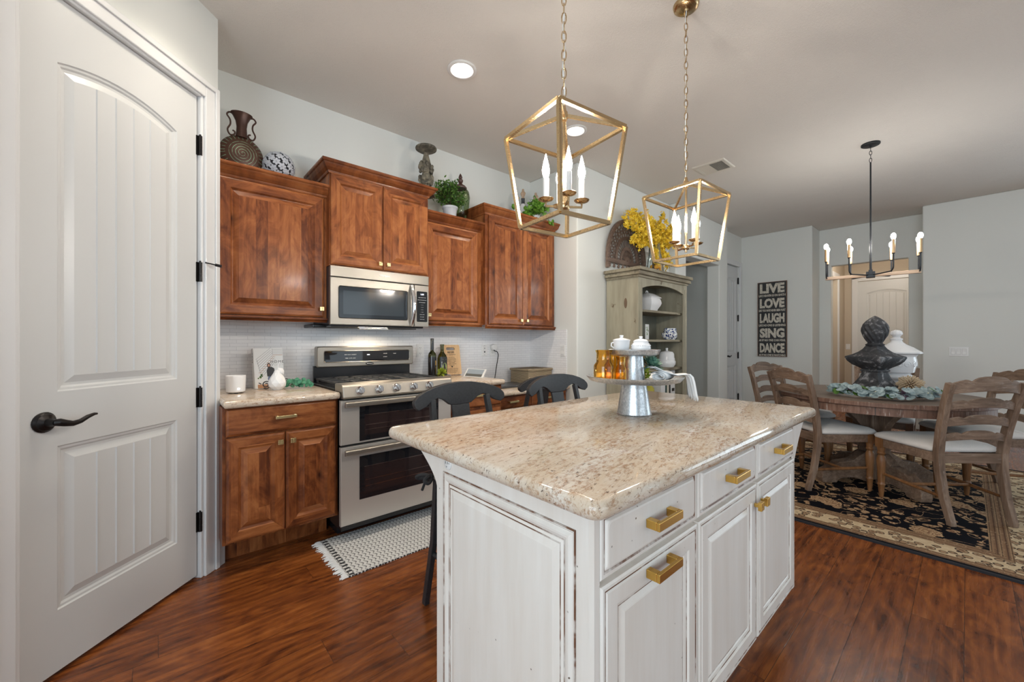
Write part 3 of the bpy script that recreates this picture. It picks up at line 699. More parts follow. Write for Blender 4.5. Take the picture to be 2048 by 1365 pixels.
for a, b in ((2.108, 2.578), (2.585, 3.058)):
    o = alder_drawer(a, .632, b, .742, 2.64, t); bar_pull(o, (a+b)/2, .69, 2.64, .104)

# ---------------------------------------------------------------- range
t = T('gas_range', 'stainless double-oven gas range with five knobs', 'stove', (1.21, 2.8, 0))
mb = MB(); mb.box(.838, 2.50, .07, 1.590, 3.09, .895); mb.box(.86, 2.64, 0, 1.57, 3.05, .07); mb.build('body', M['black'], t)
def oven_door(z0, z1, gz0, gz1, handle_z):
    y = 2.47
    fn = lambda u, v, d: (u, y-d, v)
    mb = MB(); xa, xb, ga, gb = .826, 1.598, .937, 1.492
    prof = [(0, -.03), (0, -.004), (.003, 0)]
    rings = [rect(xa, z0, xb, z1, i, d) for i, d in prof]+[[(ga, gz0, 0), (gb, gz0, 0), (gb, gz1, 0), (ga, gz1, 0)], [(ga, gz0, -.004), (gb, gz0, -.004), (gb, gz1, -.004), (ga, gz1, -.004)]]
    mb.loops(rings, [0, 0, 0, 0], fn, fill=True); mb.add([fn(*p) for p in rings[0]], [(0, 3, 2, 1)])
    d = mb.build('oven_door', M['steel_range'], t)
    # dark glass with a clearer window set into it
    g = MB(); wa, wb, wz0, wz1 = ga+.030, gb-.035, gz0+.032, gz1-.075*(gz1-gz0)/.3
    g.loops([[(ga, gz0, .0), (gb, gz0, .0), (gb, gz1, .0), (ga, gz1, .0)], [(ga, gz0, .002), (gb, gz0, .002), (gb, gz1, .002), (ga, gz1, .002)], [(wa, wz0, .002), (wb, wz0, .002), (wb, wz1, .002), (wa, wz1, .002)], [(wa, wz0, .0008), (wb, wz0, .0008), (wb, wz1, .0008), (wa, wz1, .0008)]], [0, 0, 0], fn, fillmi=1)
    go = g.build('oven_glass', [M['black_glass'], M['oven_win']], d)
    r = MB()
    for zz in (wz0+.25*(wz1-wz0), wz0+.48*(wz1-wz0)):
        r.box(wa+.006, y-.0014, zz, wb-.006, y-.0006, zz+.0025)
    r.box(wa, y-.0016, wz1-.003, wb, y-.0005, wz1); ro = r.build('oven_rack', M['chrome'], go)
    h = MB(); h.prism([(0, -.017), (.016, -.015), (.020, -.010), (.020, .010), (.016, .015), (0, .017)], .838, 1.586, lambda u, v, d_: (d_, y-.030-u, handle_z+v))
    h.box(.85, y-.032, handle_z-.010, .875, y, handle_z+.010); h.box(1.55, y-.032, handle_z-.010, 1.575, y, handle_z+.010)
    h.build('oven_handle', M['steel'], d, bevel=.002)
    return d
tt = NT('dim_oven_window'); vv = tt.obj(); M['oven_win'] = tt.P(base=(.022, .014, .014), rough=.06, spec=.6)
oven_door(.108, .580, .247, .512, .553); oven_door(.594, .862, .606, .818, .840)
mb = MB(); mb.prism([(2.452, .872), (2.448, .884), (2.462, .945), (2.475, .957), (2.60, .957), (2.60, .872)], .8325, 1.597, lambda u, v, d: (d, u, v))
mb.build('control_strip', M['steel'], t, bevel=.005)
mb = MB(); mb.box(.838, 2.58, .895, 1.590, 3.08, .918); mb.box(.832, 2.60, .9155, 1.596, 3.085, .925); mb.build('cooktop', M['black'], t, bevel=.004)
for i, x in enumerate((.935, 1.055, 1.172, 1.292, 1.410)):
    rot = Matrix.Translation((x, 2.455, .917)) @ Matrix.Rotation(R(90-12), 4, 'X')
    mb = MB(); mb.lathe([(0, -.004), (.027, -.004), (.027, .003), (.0245, .006), (.0225, .008), (.021, .024), (.019, .027), (0, .027)], seg=24, mat=rot)
    mb.box(-.0055, -.020, .02, .0055, .020, .036, mat=rot @ Matrix.Rotation(R(18), 4, 'Z'))
    mb.build('control_knob', M['chrome'], t, bevel=.001)
for i in range(3):
    x0 = .85+i*.245; x1 = x0+.238; mb = MB(); zt = .944
    for (a, b, c, d) in ((x0, 2.61, x1, 2.622), (x0, 3.05, x1, 3.062), (x0, 2.61, x0+.012, 3.062), (x1-.012, 2.61, x1, 3.062), (x0, 2.83, x1, 2.842)): mb.box(a, b, zt, c, d, zt+.013)
    for cy in (2.725, 2.945):
        cx = (x0+x1)/2; mb.box(cx-.006, cy-.10, zt, cx+.006, cy+.10, zt+.013); mb.box(x0, cy-.006, zt, x1, cy+.006, zt+.013)
        mb.lathe([(0, -.022), (.034, -.022), (.036, -.012), (.02, -.006), (0, -.006)], (cx, cy, zt), 16)
    for a in (x0+.005, x1-.017):
        for b in (2.612, 3.048): mb.box(a, b, .925, a+.012, b+.012, zt)
    mb.build('grate', M['iron'], t, bevel=.002)
mb = MB(); mb.box(.842, 3.085, .925, 1.588, 3.105, 1.04); mb.build('backsplash_panel', M['black'], t)
def rrect(u0, v0, u1, v1, r, d, n=4):
    pts = []
    for cx, cy, a0 in ((u0+r, v0+r, 180), (u1-r, v0+r, 270), (u1-r, v1-r, 0), (u0+r, v1-r, 90)):
        for k in range(n+1): a = R(a0+90*k/n); pts.append((cx+r*math.cos(a), cy+r*math.sin(a), d))
    return pts
fnb = lambda u, v, d: (u, 3.052-d, v)
mb = MB(); rg = [rrect(.856, 1.030, 1.604, 1.180, .012, -.06), rrect(.856, 1.030, 1.604, 1.180, .012, -.006), rrect(.862, 1.036, 1.598, 1.174, .012, 0), rrect(.900, 1.062, 1.572, 1.150, .016, 0), rrect(.903, 1.065, 1.569, 1.147, .014, .003), rrect(.906, 1.068, 1.566, 1.144, .012, 0)]
mb.loops(rg, [0]*5, fnb, fill=True); mb.add([fnb(*p) for p in rg[0]], [list(range(len(rg[0])))[::-1]])
bgd = mb.build('back_guard', M['steel'], t)
mb = MB(); mb.loops([rrect(.906, 1.068, 1.566, 1.144, .012, .0005), rrect(.906, 1.068, 1.566, 1.144, .012, .0012)], [0], fnb); dsp = mb.build('display_glass', M['black_glass'], bgd)
M['led'] = emis('lit_display', (.75, .82, 1.0), 1.6)
text('clock_digits', '1:04', .013, M['led'], dsp, (1.225, 3.0505, 1.115), FACE_S)
for i, (x, z, s_) in enumerate(((1.09, 1.118, 'BAKE  BROIL  CONVECT'), (1.09, 1.092, 'TIMER  CLOCK  LOCK'), (1.36, 1.122, '1 2 3 4 5'), (1.36, 1.096, '6 7 8 9 0'), (1.44, 1.120, 'START'))):
    text('key_lettering', s_, .008, M['white_plastic'], dsp, (x, 3.0505, z), FACE_S)
mb = MB(); mb.lathe([(0, 0), (.03, 0), (.031, .002), (.028, .004), (0, .004)], seg=24, mat=Matrix.Translation((1.235, 3.052, 1.048)) @ Matrix.Rotation(R(90), 4, 'X'), sy=.36); em = mb.build('emblem', M['black'], bgd)
text('emblem_lettering', 'Whirlpool', .011, M['white_plastic'], em, (1.235, 3.0475, 1.048), FACE_S)

# ---------------------------------------------------------------- microwave
t = T('microwave_oven', 'stainless over-the-range microwave with a dark window', 'microwave', (1.23, 3.0, 1.31))
mb = MB(); mb.box(.866, 2.80, 1.335, 1.590, 3.17, 1.720); mb.build('body', plain('microwave_casing', (.05, .04, .045), .35), t)
mb = MB(); mb.box(.80, 2.95, 1.312, 1.58, 3.17, 1.337); mb.box(.88, 2.83, 1.318, 1.575, 3.1, 1.336); mb.build('underside_vent', M['black'], t, bevel=.006)
mb = MB(); mb.box(.862, 2.778, 1.650, 1.593, 2.81, 1.720); vp = mb.build('vent_panel', M['steel'], t, bevel=.003)
text('logo_lettering', 'Whirlpool', .019, M['white_plastic'], vp, (1.235, 2.7775, 1.688), FACE_S, bold=.0004)
fm = lambda u, v, d: (u, 2.78-d, v)
mb = MB(); rg = [rect(.862, 1.330, 1.470, 1.646, i, d) for i, d in ((0, -.03), (0, -.003), (.003, 0))]
rg = [[p for q in r for p in ([q]*5)] for r in rg]+[rrect(.912, 1.372, 1.418, 1.594, .014, 0), rrect(.914, 1.374, 1.416, 1.592, .013, .002), rrect(.917, 1.377, 1.413, 1.589, .012, -.004)]
mb.loops(rg, [0]*5, fm, fill=True); mb.add([fm(*p) for p in rect(.862, 1.330, 1.470, 1.646, 0, -.03)], [(0, 3, 2, 1)]); dr = mb.build('door', M['steel'], t)
mb = MB(); mb.loops([rrect(.917, 1.377, 1.413, 1.589, .012, -.0035), rrect(.918, 1.378, 1.412, 1.588, .012, .0), rrect(.945, 1.402, 1.388, 1.562, .004, 0), rrect(.945, 1.402, 1.388, 1.562, .004, -.002)], [0, 0, 0], fm, fillmi=1)
mb.build('window', [plain('microwave_glass_rim', (.02, .024, .03), .08), M['mw_glass']], dr)
mb = MB(); pts = []
for k in range(11):
    q = k/10; z = 1.334+.300*q; pts.append((1.4435, 2.772-.042*math.sin(PI*q)**.8, z))
mb.tube(pts, [.012+.004*math.sin(PI*k/10) for k in range(11)], 10, sx=1.0); mb.build('handle', M['chrome'], dr)
mb = MB(); mb.box(1.474, 2.78, 1.330, 1.593, 2.81, 1.646); cp = mb.build('control_panel', M['steel'], t, bevel=.002)
mb = MB(); mb.loops([rrect(1.490, 1.366, 1.580, 1.600, .008, .0), rrect(1.490, 1.366, 1.580, 1.600, .008, .0022)], [0], fm); kp = mb.build('keypad', M['black_glass'], cp)
text('clock_digits', '1:04', .018, M['led'], kp, (1.535, 2.777, 1.577), FACE_S)
for r_ in range(10):
    text('key_lettering', ['COOK DEFROST MORE', 'REHEAT POPCORN STEAM', 'SOFTEN KEEP MELT', '1   2   3', '4   5   6', '7   8   9', '0   +30', 'CLEAR  START', 'FAN  LIGHT', 'TIMER CLOCK'][r_], .0062, M['white_plastic'], kp, (1.535, 2.777, 1.552-.0185*r_), FACE_S)
l = bpy.data.lights.new('microwave_task_light', 'AREA'); l.shape = 'RECTANGLE'; l.size = .22; l.size_y = .05; l.energy = 2.6; l.color = (1.0, .82, .6)
o = bpy.data.objects.new('microwave_task_light', l); col.objects.link(o); o.location = (1.24, 2.99, 1.308); o.rotation_euler = (R(-12), 0, 0)

# ---------------------------------------------------------------- island
CR = [M['cream'], M['glaze']]
def cream_door(name, x0, z0, x1, z1, y, parent, rail=.052):
    fn = lambda u, v, d: (u, y-d, v)
    prof = [(0, -.02), (0, -.004), (.004, -.001), (.010, -.001), (.0125, -.003), (.015, -.003), (.018, 0), (rail, 0), (rail+.003, -.005), (rail+.0055, -.006), (rail+.013, -.007), (rail+.016, -.010), (rail+.0185, -.010), (rail+.030, -.004), (rail+.033, -.003)]
    ms = [0, 0, 0, 1, 1, 0, 0, 0, 1, 0, 0, 1, 0, 0]
    mb = MB(); mb.loops([rect(x0, z0, x1, z1, i, d) for i, d in prof], ms, fn); mb.add([fn(*p) for p in rect(x0, z0, x1, z1, 0, -.02)], [(0, 3, 2, 1)])
    return mb.build(name, CR, parent)
def cream_drawer(x0, z0, x1, z1, y, parent):
    fn = lambda u, v, d: (u, y-d, v); n = lambda i, d, r: rrect(x0+i, z0+i, x1-i, z1-i, r, d)
    mb = MB(); mb.loops([n(0, -.02, .001), n(0, -.006, .001), n(.003, -.004, .001), n(.010, -.004, .001), n(.013, -.006, .002), n(.0155, -.006, .003), n(.019, -.001, .012), n(.023, 0, .012)], [0, 0, 0, 1, 1, 0, 0], fn)
    r0 = n(0, -.02, .001); mb.add([fn(*p) for p in r0], [list(range(len(r0)))[::-1]])
    return mb.build('drawer', CR, parent)
t = T('kitchen_island', 'antiqued cream island cabinet with three drawers and gold handles', 'island cabinet', (1.36, .8, 0))
mb = MB(); mb.box(.676, .505, .165, 2.05, 1.08, .874); mb.box(.70, .60, 0, 2.0, 1.05, .165); mb.build('body', M['cream'], t)
# end panel with its curved overhang bracket
def bracket_pts(a, sgn, z0=.72, reach=.135, n=10):
    return [(a+sgn*reach*(k/n)**1.5, z0+(.8745-z0)*k/n) for k in range(n+1)]
br = bracket_pts(1.104, 1, .765, .135)
poly = [(.498, .10), (1.104, .10)]+br+[(.498, .8745)]
mb = MB(); mb.prism(poly, .662, .680, lambda u, v, d: (d, u, v))
ep = mb.build('end_panel', M['cream'], t)
fe = lambda u, v, d: (.662-d, u, v); a0, a1, b0, b1 = .545, 1.064, .150, .822
prof = [(0, 0), (0, .003), (.003, .004), (.005, .004), (.007, .002), (.010, .002), (.016, .007), (.022, .006), (.030, .001), (.0335, .0008), (.036, .0008), (.040, .003), (.043, .003), (.0455, .001), (.060, .004), (.064, .005)]
ms = [1, 1, 0, 1, 0, 0, 0, 0, 1, 0, 0, 1, 0, 0, 0]
mb = MB(); mb.loops([rect(a0, b0, a1, b1, i, d) for i, d in prof], ms, fe); mb.build('raised_panel', CR, ep)
mb = MB(); mb.lathe([(0, 0), (.019, 0), (.019, .003), (.016, .005), (0, .005)], seg=28, mat=Matrix.Translation((.662, 1.038, .850)) @ Matrix.Rotation(R(-90), 4, 'Y'))
ou = mb.build('power_outlet', M['white_plastic'], ep); ou['label'] = 'round white outlet'
mb = MB()
for dy, dz, h in ((.008, .003, .008), (-.003, .003, .007), (-.011, .003, .004), (.002, -.009, .004)): mb.box(.6565, 1.038+dy-.0011, .850+dz-h/2, .6575, 1.038+dy+.0011, .850+dz+h/2)
mb.build('slot', M['grey_slot'], ou)
mb = MB(); mb.prism([]+[(x, z) for x, z in bracket_pts(2.05, 1, .64, .20)]+[(2.03, .874), (2.03, .64)], .498, .520, lambda u, v, d: (u, d, v)); mb.build('corner_bracket', M['cream'], t)
mb = MB(); mb.box(.655, .493, .165, .672, .507, .874); mb.box(2.03, .493, .165, 2.055, .51, .874); mb.box(.655, .495, .862, 2.055, .51, .8755); mb.build('face_frame', M['cream'], t)
yd = .487
for a, b, kind in ((.674, 1.108, 'pull'), (1.120, 1.574, 'knob_r'), (1.588, 2.034, 'knob_l')):
    o = cream_drawer(a, .732, b, .868, yd, t); bar_pull(o, (a+b)/2+.005, .803, yd, .112, 'gold', .034, .020)
    o = cream_door('door', a, .176, b, .720, yd, t)
    if kind == 'pull': bar_pull(o, (a+b)/2+.005, .688, yd, .112, 'gold', .034, .020)
    else: sq_knob(o, 1.550 if kind == 'knob_r' else 1.612, .655, yd, 'gold', .014)
slab('island_worktop', 'large cream granite island top with a rounded edge', .612, .452, 2.262, 1.372, .876, .916, .035)
# ---------------------------------------------------------------- pendants over the island
def square_tube_frame(mb, a, b, hw): 
    mb.tube([a, b], hw*1.414, 4)
def lantern(label, x, y, yaw):
    t = T('lantern_pendant', label, 'pendant lamp', (x, y, 1.62), rz=0, group='brass lantern pendants above the island')
    rz = Matrix.Rotation(R(yaw), 4, 'Z'); zt, zb, ht, hb = .352, .018, .152, .113
    C4 = [(1, 1), (-1, 1), (-1, -1), (1, -1)]
    top = [rz @ Vector((a*ht, b*ht, zt)) for a, b in C4]; bot = [rz @ Vector((a*hb, b*hb, zb)) for a, b in C4]; hub = Vector((0, 0, .415))
    mb = MB()
    for i in range(4):
        j = (i+1) % 4
        for a, b in ((top[i], top[j]), (bot[i], bot[j]), (bot[i], top[i])): mb.tube([a, b], .0085, 4)
        mb.tube([top[i], hub], .0075, 4)
    mb.build('lantern_frame', M['brass'], t)
    mb = MB(); mb.lathe([(0, .396), (.011, .396), (.014, .404), (.014, .425), (.009, .432), (.006, .45), (0, .45)], seg=16); mb.lathe([(0, .06), (.0058, .06), (.0058, .40), (0, .40)], seg=12)
    mb.lathe([(0, .072), (.017, .075), (.021, .082), (.019, .094), (.010, .10), (0, .10)], seg=18); mb.build('stem', M['brass'], t)
    for k in range(4):
        d = rz @ Matrix.Rotation(R(63+90*k), 4, 'Z') @ Vector((1, 0, 0)); r_ = .066
        mb = MB(); mb.tube([d*.012+Vector((0, 0, .085)), d*r_+Vector((0, 0, .085)), d*r_+Vector((0, 0, .105))], .0048, 4)
        mb.lathe([(0, .100), (.012, .101), (.024, .106), (.028, .111), (.0265, .112), (.012, .1045), (0, .104)], (d.x*r_, d.y*r_, 0), 18)
        arm = mb.build('candle_arm', M['brass'], t)
        mb = MB(); mb.lathe([(0, .105), (.0105, .105), (.0105, .185), (.004, .187), (0, .187)], (d.x*r_, d.y*r_, 0), 14); mb.build('candle_sleeve', M['candle'], arm)
        mb = MB(); mb.lathe([(0, .187), (.0075, .187), (.0125, .203), (.0135, .214), (.0105, .232), (.0055, .252), (.0025, .266), (0, .274)], (d.x*r_, d.y*r_, 0), 10); mb.build('bulb', M['bulb'], arm)
    n = 26; z0 = .45; z1 = ZC-1.62-.03; pitch = (z1-z0)/n
    mb = MB()
    for i in range(n):
        zc = z0+pitch*(i+.5); ph = Matrix.Rotation(R(45+90*(i % 2)), 4, 'Z'); hl = pitch*.66
        pts = [ph @ Vector((.0085*math.sin(q)*(1), 0, zc+hl*math.cos(q))) for q in [2*PI*k/10 for k in range(10)]]
        mb.tube(pts, .0021, 5, closed=True)
    mb.build('chain', M['brass'], t)
    mb = MB(); mb.tube([(.003*math.sin(i*1.3), .003*math.cos(i*1.7), z0+(z1-z0)*i/24) for i in range(25)], .0026, 6); o = mb.build('cord', M['white_plastic'], t); o['label'] = 'clear pale cord'
    mb = MB(); zc = ZC-1.62; mb.lathe([(0, zc-.032), (.008, zc-.034), (.011, zc-.026), (.05, zc-.024), (.060, zc-.016), (.0635, zc-.004), (.0635, zc), (0, zc)], seg=32); mb.build('canopy', M['brass'], t)
    return t
lantern('nearer brass lantern pendant with four lit candle bulbs', 1.105, .966, -8)
lantern('farther brass lantern pendant with four lit candle bulbs', 2.062, .968, -3.4)
# ---------------------------------------------------------------- chandelier over the dining table
t = T('linear_chandelier', 'black eight-candle chandelier with a pale wooden beam over the dining table', 'chandelier', (4.738, .568, 1.78), rz=R(-83))
BZ = .022
M['pale_wood'] = oldwood('pale_limed_wood', 0, lin(170, 140, 112), lin(200, 172, 146), lin(216, 192, 168), .2)
M['blk_metal'] = plain('matt_black_metal', (.022, .024, .028), .4, .5)
M['rose_gold'] = plain('rose_gold_sleeve', (.68, .46, .26), .28, 1.0)
mb = MB(); mb.box(-.315, -.014, BZ-.014, .315, .014, BZ+.014); mb.build('beam', M['pale_wood'], t, bevel=.002)
mb = MB(); mb.box(-.030, -.030, BZ-.022, .030, .030, BZ+.030); mb.box(-.014, -.034, BZ+.0, .014, .034, BZ+.045); mb.build('hub', M['blk_metal'], t, bevel=.002)
mb = MB(); mb.tube([(0, 0, BZ+.03), (0, 0, .32)], .0085, 12); mb.tube([(0, 0, .31), (0, 0, 1.02)], .0062, 12)
for i in range(4):
    pts = [Matrix.Rotation(R(90*(i % 2)), 4, 'Z') @ Vector((.009*math.sin(q), 0, 1.04+.032*i+.020*math.cos(q))) for q in [2*PI*k/10 for k in range(10)]]
    mb.tube(pts, .0024, 5, closed=True)
mb.build('rod', M['blk_metal'], t)
mb = MB(); zc = ZC-1.78; mb.lathe([(0, zc-.03), (.007, zc-.03), (.008, zc-.016), (.060, zc-.016), (.066, zc-.012), (.066, zc), (0, zc)], seg=32); mb.build('canopy', M['blk_metal'], t)
for (bx, by, hx, hy) in [(sx*.14, sy*.195, 0, 0) for sx in (-1, 1) for sy in (-1, 1)]+[(sx*.305, sy*.085, sx*.305, 0) for sx in (-1, 1) for sy in (-1, 1)]:
    H_ = Vector((hx, hy, BZ)); E_ = Vector((bx, by, BZ)); D_ = (E_-H_).normalized(); L_ = (E_-H_).length
    pts = [H_, H_+D_*(L_*.55)]+[H_+D_*(L_-.035+.035*math.sin(R(a)))+Vector((0, 0, .035*(1-math.cos(R(a))))) for a in (0, 22, 45, 68, 90)]+[E_+Vector((0, 0, .165))]
    mb = MB(); mb.tube(pts, .0055, 8); mb.lathe([(0, .160), (.008, .160), (.011, .168), (0, .168)], (bx, by, 0), 12); arm = mb.build('candle_arm', M['blk_metal'], t)
    mb = MB(); mb.lathe([(0, .168), (.0115, .168), (.0115, .282), (.0095, .282), (.0095, .275), (0, .275)], (bx, by, 0), 16); mb.build('candle_sleeve', M['rose_gold'], arm)
    mb = MB(); mb.lathe([(0, .275), (.008, .280), (.0155, .296), (.017, .308), (.013, .322), (.006, .330), (0, .332)], (bx, by, 0), 12); mb.build('bulb', M['bulb_cool'], arm)
# ---------------------------------------------------------------- ceiling fittings
def downlight(x, y, label):
    t = T('recessed_downlight', label, 'ceiling light', (x, y, ZC-.012), group='recessed ceiling lights')
    mb = MB(); mb.lathe([(.066, ZC-.001), (.093, ZC-.001), (.094, ZC-.006), (.088, ZC-.010), (.072, ZC-.010), (.066, ZC-.004), (.066, ZC-.001)], (x, y, 0), 40); mb.build('trim_ring', M['white_plastic'], t)
    mb = MB(); mb.lathe([(0, ZC-.0035), (.067, ZC-.0035), (.067, ZC-.001), (0, ZC-.001)], (x, y, 0), 32); mb.build('lens', M['downlight'], t)
    l = bpy.data.lights.new('downlight_lamp', 'SPOT'); l.energy = 36; l.spot_size = R(125); l.spot_blend = .8; l.color = (1.0, .88, .72); l.shadow_soft_size = .06
    o = bpy.data.objects.new('downlight_lamp', l); col.objects.link(o); o.location = (x, y, ZC-.02)
downlight(1.474, 2.151, 'lit round downlight in the ceiling in front of the wall cabinets')
downlight(.343, 2.151, 'lit round downlight in the ceiling closest to the pantry door')
downlight(2.605, 2.151, 'lit round downlight seen through the nearer lantern pendant')
t = T('ceiling_vent', 'cream rectangular air vent in the ceiling', 'vent', (4.19, 1.69, ZC-.02))
mb = MB(); x0, x1, y0, y1 = 4.045, 4.338, 1.535, 1.842; fv = lambda u, v, d: (u, v, ZC-d)
mb.loops([rect(x0, y0, x1, y1, i, d) for i, d in ((0, 0), (.004, .006), (.012, .010), (.034, .010), (.036, .004))], [0]*4, fv, fill=False); mb.build('frame', plain('cream_vent_enamel', (.66, .63, .56), .4), t)
B(x0+.036, y0+.036, ZC-.003, x1-.036, y1-.036, ZC-.001).build('backing', M['grey_slot'], t)
for r_ in range(2):
    mb = MB(); ya = y0+.038+r_*.118
    for i in range(14): xx = x0+.040+i*.0157; mb.box(-.006, 0, -.0006, .006, .112, .0006, mat=Matrix.Translation((xx+.006, ya, ZC-.007)) @ Matrix.Rotation(R(38 if r_ else -38), 4, 'Y'))
    mb.build('slats', bpy.data.materials['cream_vent_enamel'], t)
# ---------------------------------------------------------------- switches and outlets
def plate_fn(face, x, y, z):
    return (lambda u, v, d: (x+u, y-d, z+v)) if face == 'S' else (lambda u, v, d: (x-d, y-u, z+v))
def wall_plate(label, fn, kind, wd=.07, h=.114, name='power_outlet', cat='outlet', n=1, group=None):
    t = T(name, label, cat, fn(0, -h/2, 0), group=group); mb = MB()
    mb.loops([rect(-wd/2, -h/2, wd/2, h/2, i, d) for i, d in ((0, 0), (0, .003), (.003, .006))], [0, 0], fn); mb.build('plate', M['white_plastic'], t)
    q = lambda a, b, c, d, e, f, g: g.box(*fn(a, b, c), *fn(d, e, f))
    if kind == 'duplex':
        for s_ in (-1, 1):
            mb = MB(); mb.loops([rrect(-.017, s_*.024-.014, .017, s_*.024+.014, .012, d) for d in (.005, .0075)], [0], fn); so = mb.build('socket', M['white_plastic'], t)
            mb = MB()
            for a, b, h_ in ((-.007, .003, .009), (.006, .003, .007), (0, -.008, .005)): q(a-.0013, s_*.024+b-h_/2, .0072, a+.0013, s_*.024+b+h_/2, .0080, mb)
            mb.build('slot', M['grey_slot'], so)
    elif kind == 'jack':
        mb = MB()
        for b, r_ in ((.020, .004), (-.016, .007), (.045, .002), (-.045, .002)): q(-r_, b-r_, .005, r_, b+r_, .0085, mb)
        mb.build('jack', M['steel_dark'], t)
    elif kind == 'rocker':
        for i in range(n):
            u = (i-(n-1)/2)*.046; mb = MB()
            a = [fn(u-.0165, -.033, .006), fn(u+.0165, -.033, .006), fn(u+.0165, .033, .006), fn(u-.0165, .033, .006), fn(u-.0165, -.033, .011), fn(u+.0165, -.033, .011), fn(u+.0165, 0, .007), fn(u-.0165, 0, .007), fn(u+.0165, .033, .009), fn(u-.0165, .033, .009)]
            mb.add(a, [(0, 1, 5, 4), (4, 5, 6, 7), (7, 6, 8, 9), (9, 8, 2, 3), (0, 4, 7, 9, 3), (1, 2, 8, 6, 5)]); mb.build('rocker', M['white_plastic'], t)
            mb = MB(); q(u-.019, -.036, .0055, u+.019, .036, .0062, mb); mb.build('surround', plain('switch_gap', (.5, .5, .5), .5) if 'switch_gap' not in bpy.data.materials else bpy.data.materials['switch_gap'], t)
    return t
wall_plate('white duplex outlet on the backsplash beside the range', plate_fn('S', 1.734, 3.177, 1.134), 'duplex')
wall_plate('white cable jack plate on the backsplash beside the plugged-in outlet', plate_fn('S', 2.443, 3.177, 1.128), 'jack', name='jack_plate')
pl = wall_plate('white outlet with a round plug on the backsplash', plate_fn('S', 2.543, 3.177, 1.128), 'duplex')
wall_plate('white rocker switch at the edge of the return wall tile', plate_fn('W', 3.07, 2.70, 1.122), 'rocker', name='light_switch', cat='light switch')
wall_plate('white triple rocker switch on the dining wall', plate_fn('W', 7.42, .072, 1.088), 'rocker', wd=.165, name='light_switch', cat='light switch', n=3)
wall_plate('small white switch on the beige hallway wall', plate_fn('W', 10.9, 1.665, 1.10), 'rocker', name='light_switch', cat='light switch')
t = T('power_adapter', 'round white power adapter with a black cable to the tablet', 'plug', (2.543, 3.16, 1.15))
mb = MB(); mb.lathe([(0, 0), (.033, 0), (.034, .008), (.032, .024), (.027, .030), (0, .031)], seg=28, mat=Matrix.Translation((2.545, 3.168, 1.158)) @ Matrix.Rotation(R(90), 4, 'X')); mb.build('adapter', M['white_plastic'], t)
mb = MB(); mb.tube(smooth([(2.535, 3.145, 1.135), (2.545, 3.135, 1.12), (2.575, 3.14, 1.113), (2.60, 3.15, 1.08), (2.59, 3.15, 1.02), (2.55, 3.12, .95), (2.48, 3.05, .89), (2.40, 2.98, .84), (2.25, 2.95, .80)]), .0045, 8); o = mb.build('cable', M['black'], t); o['label'] = 'black cable'
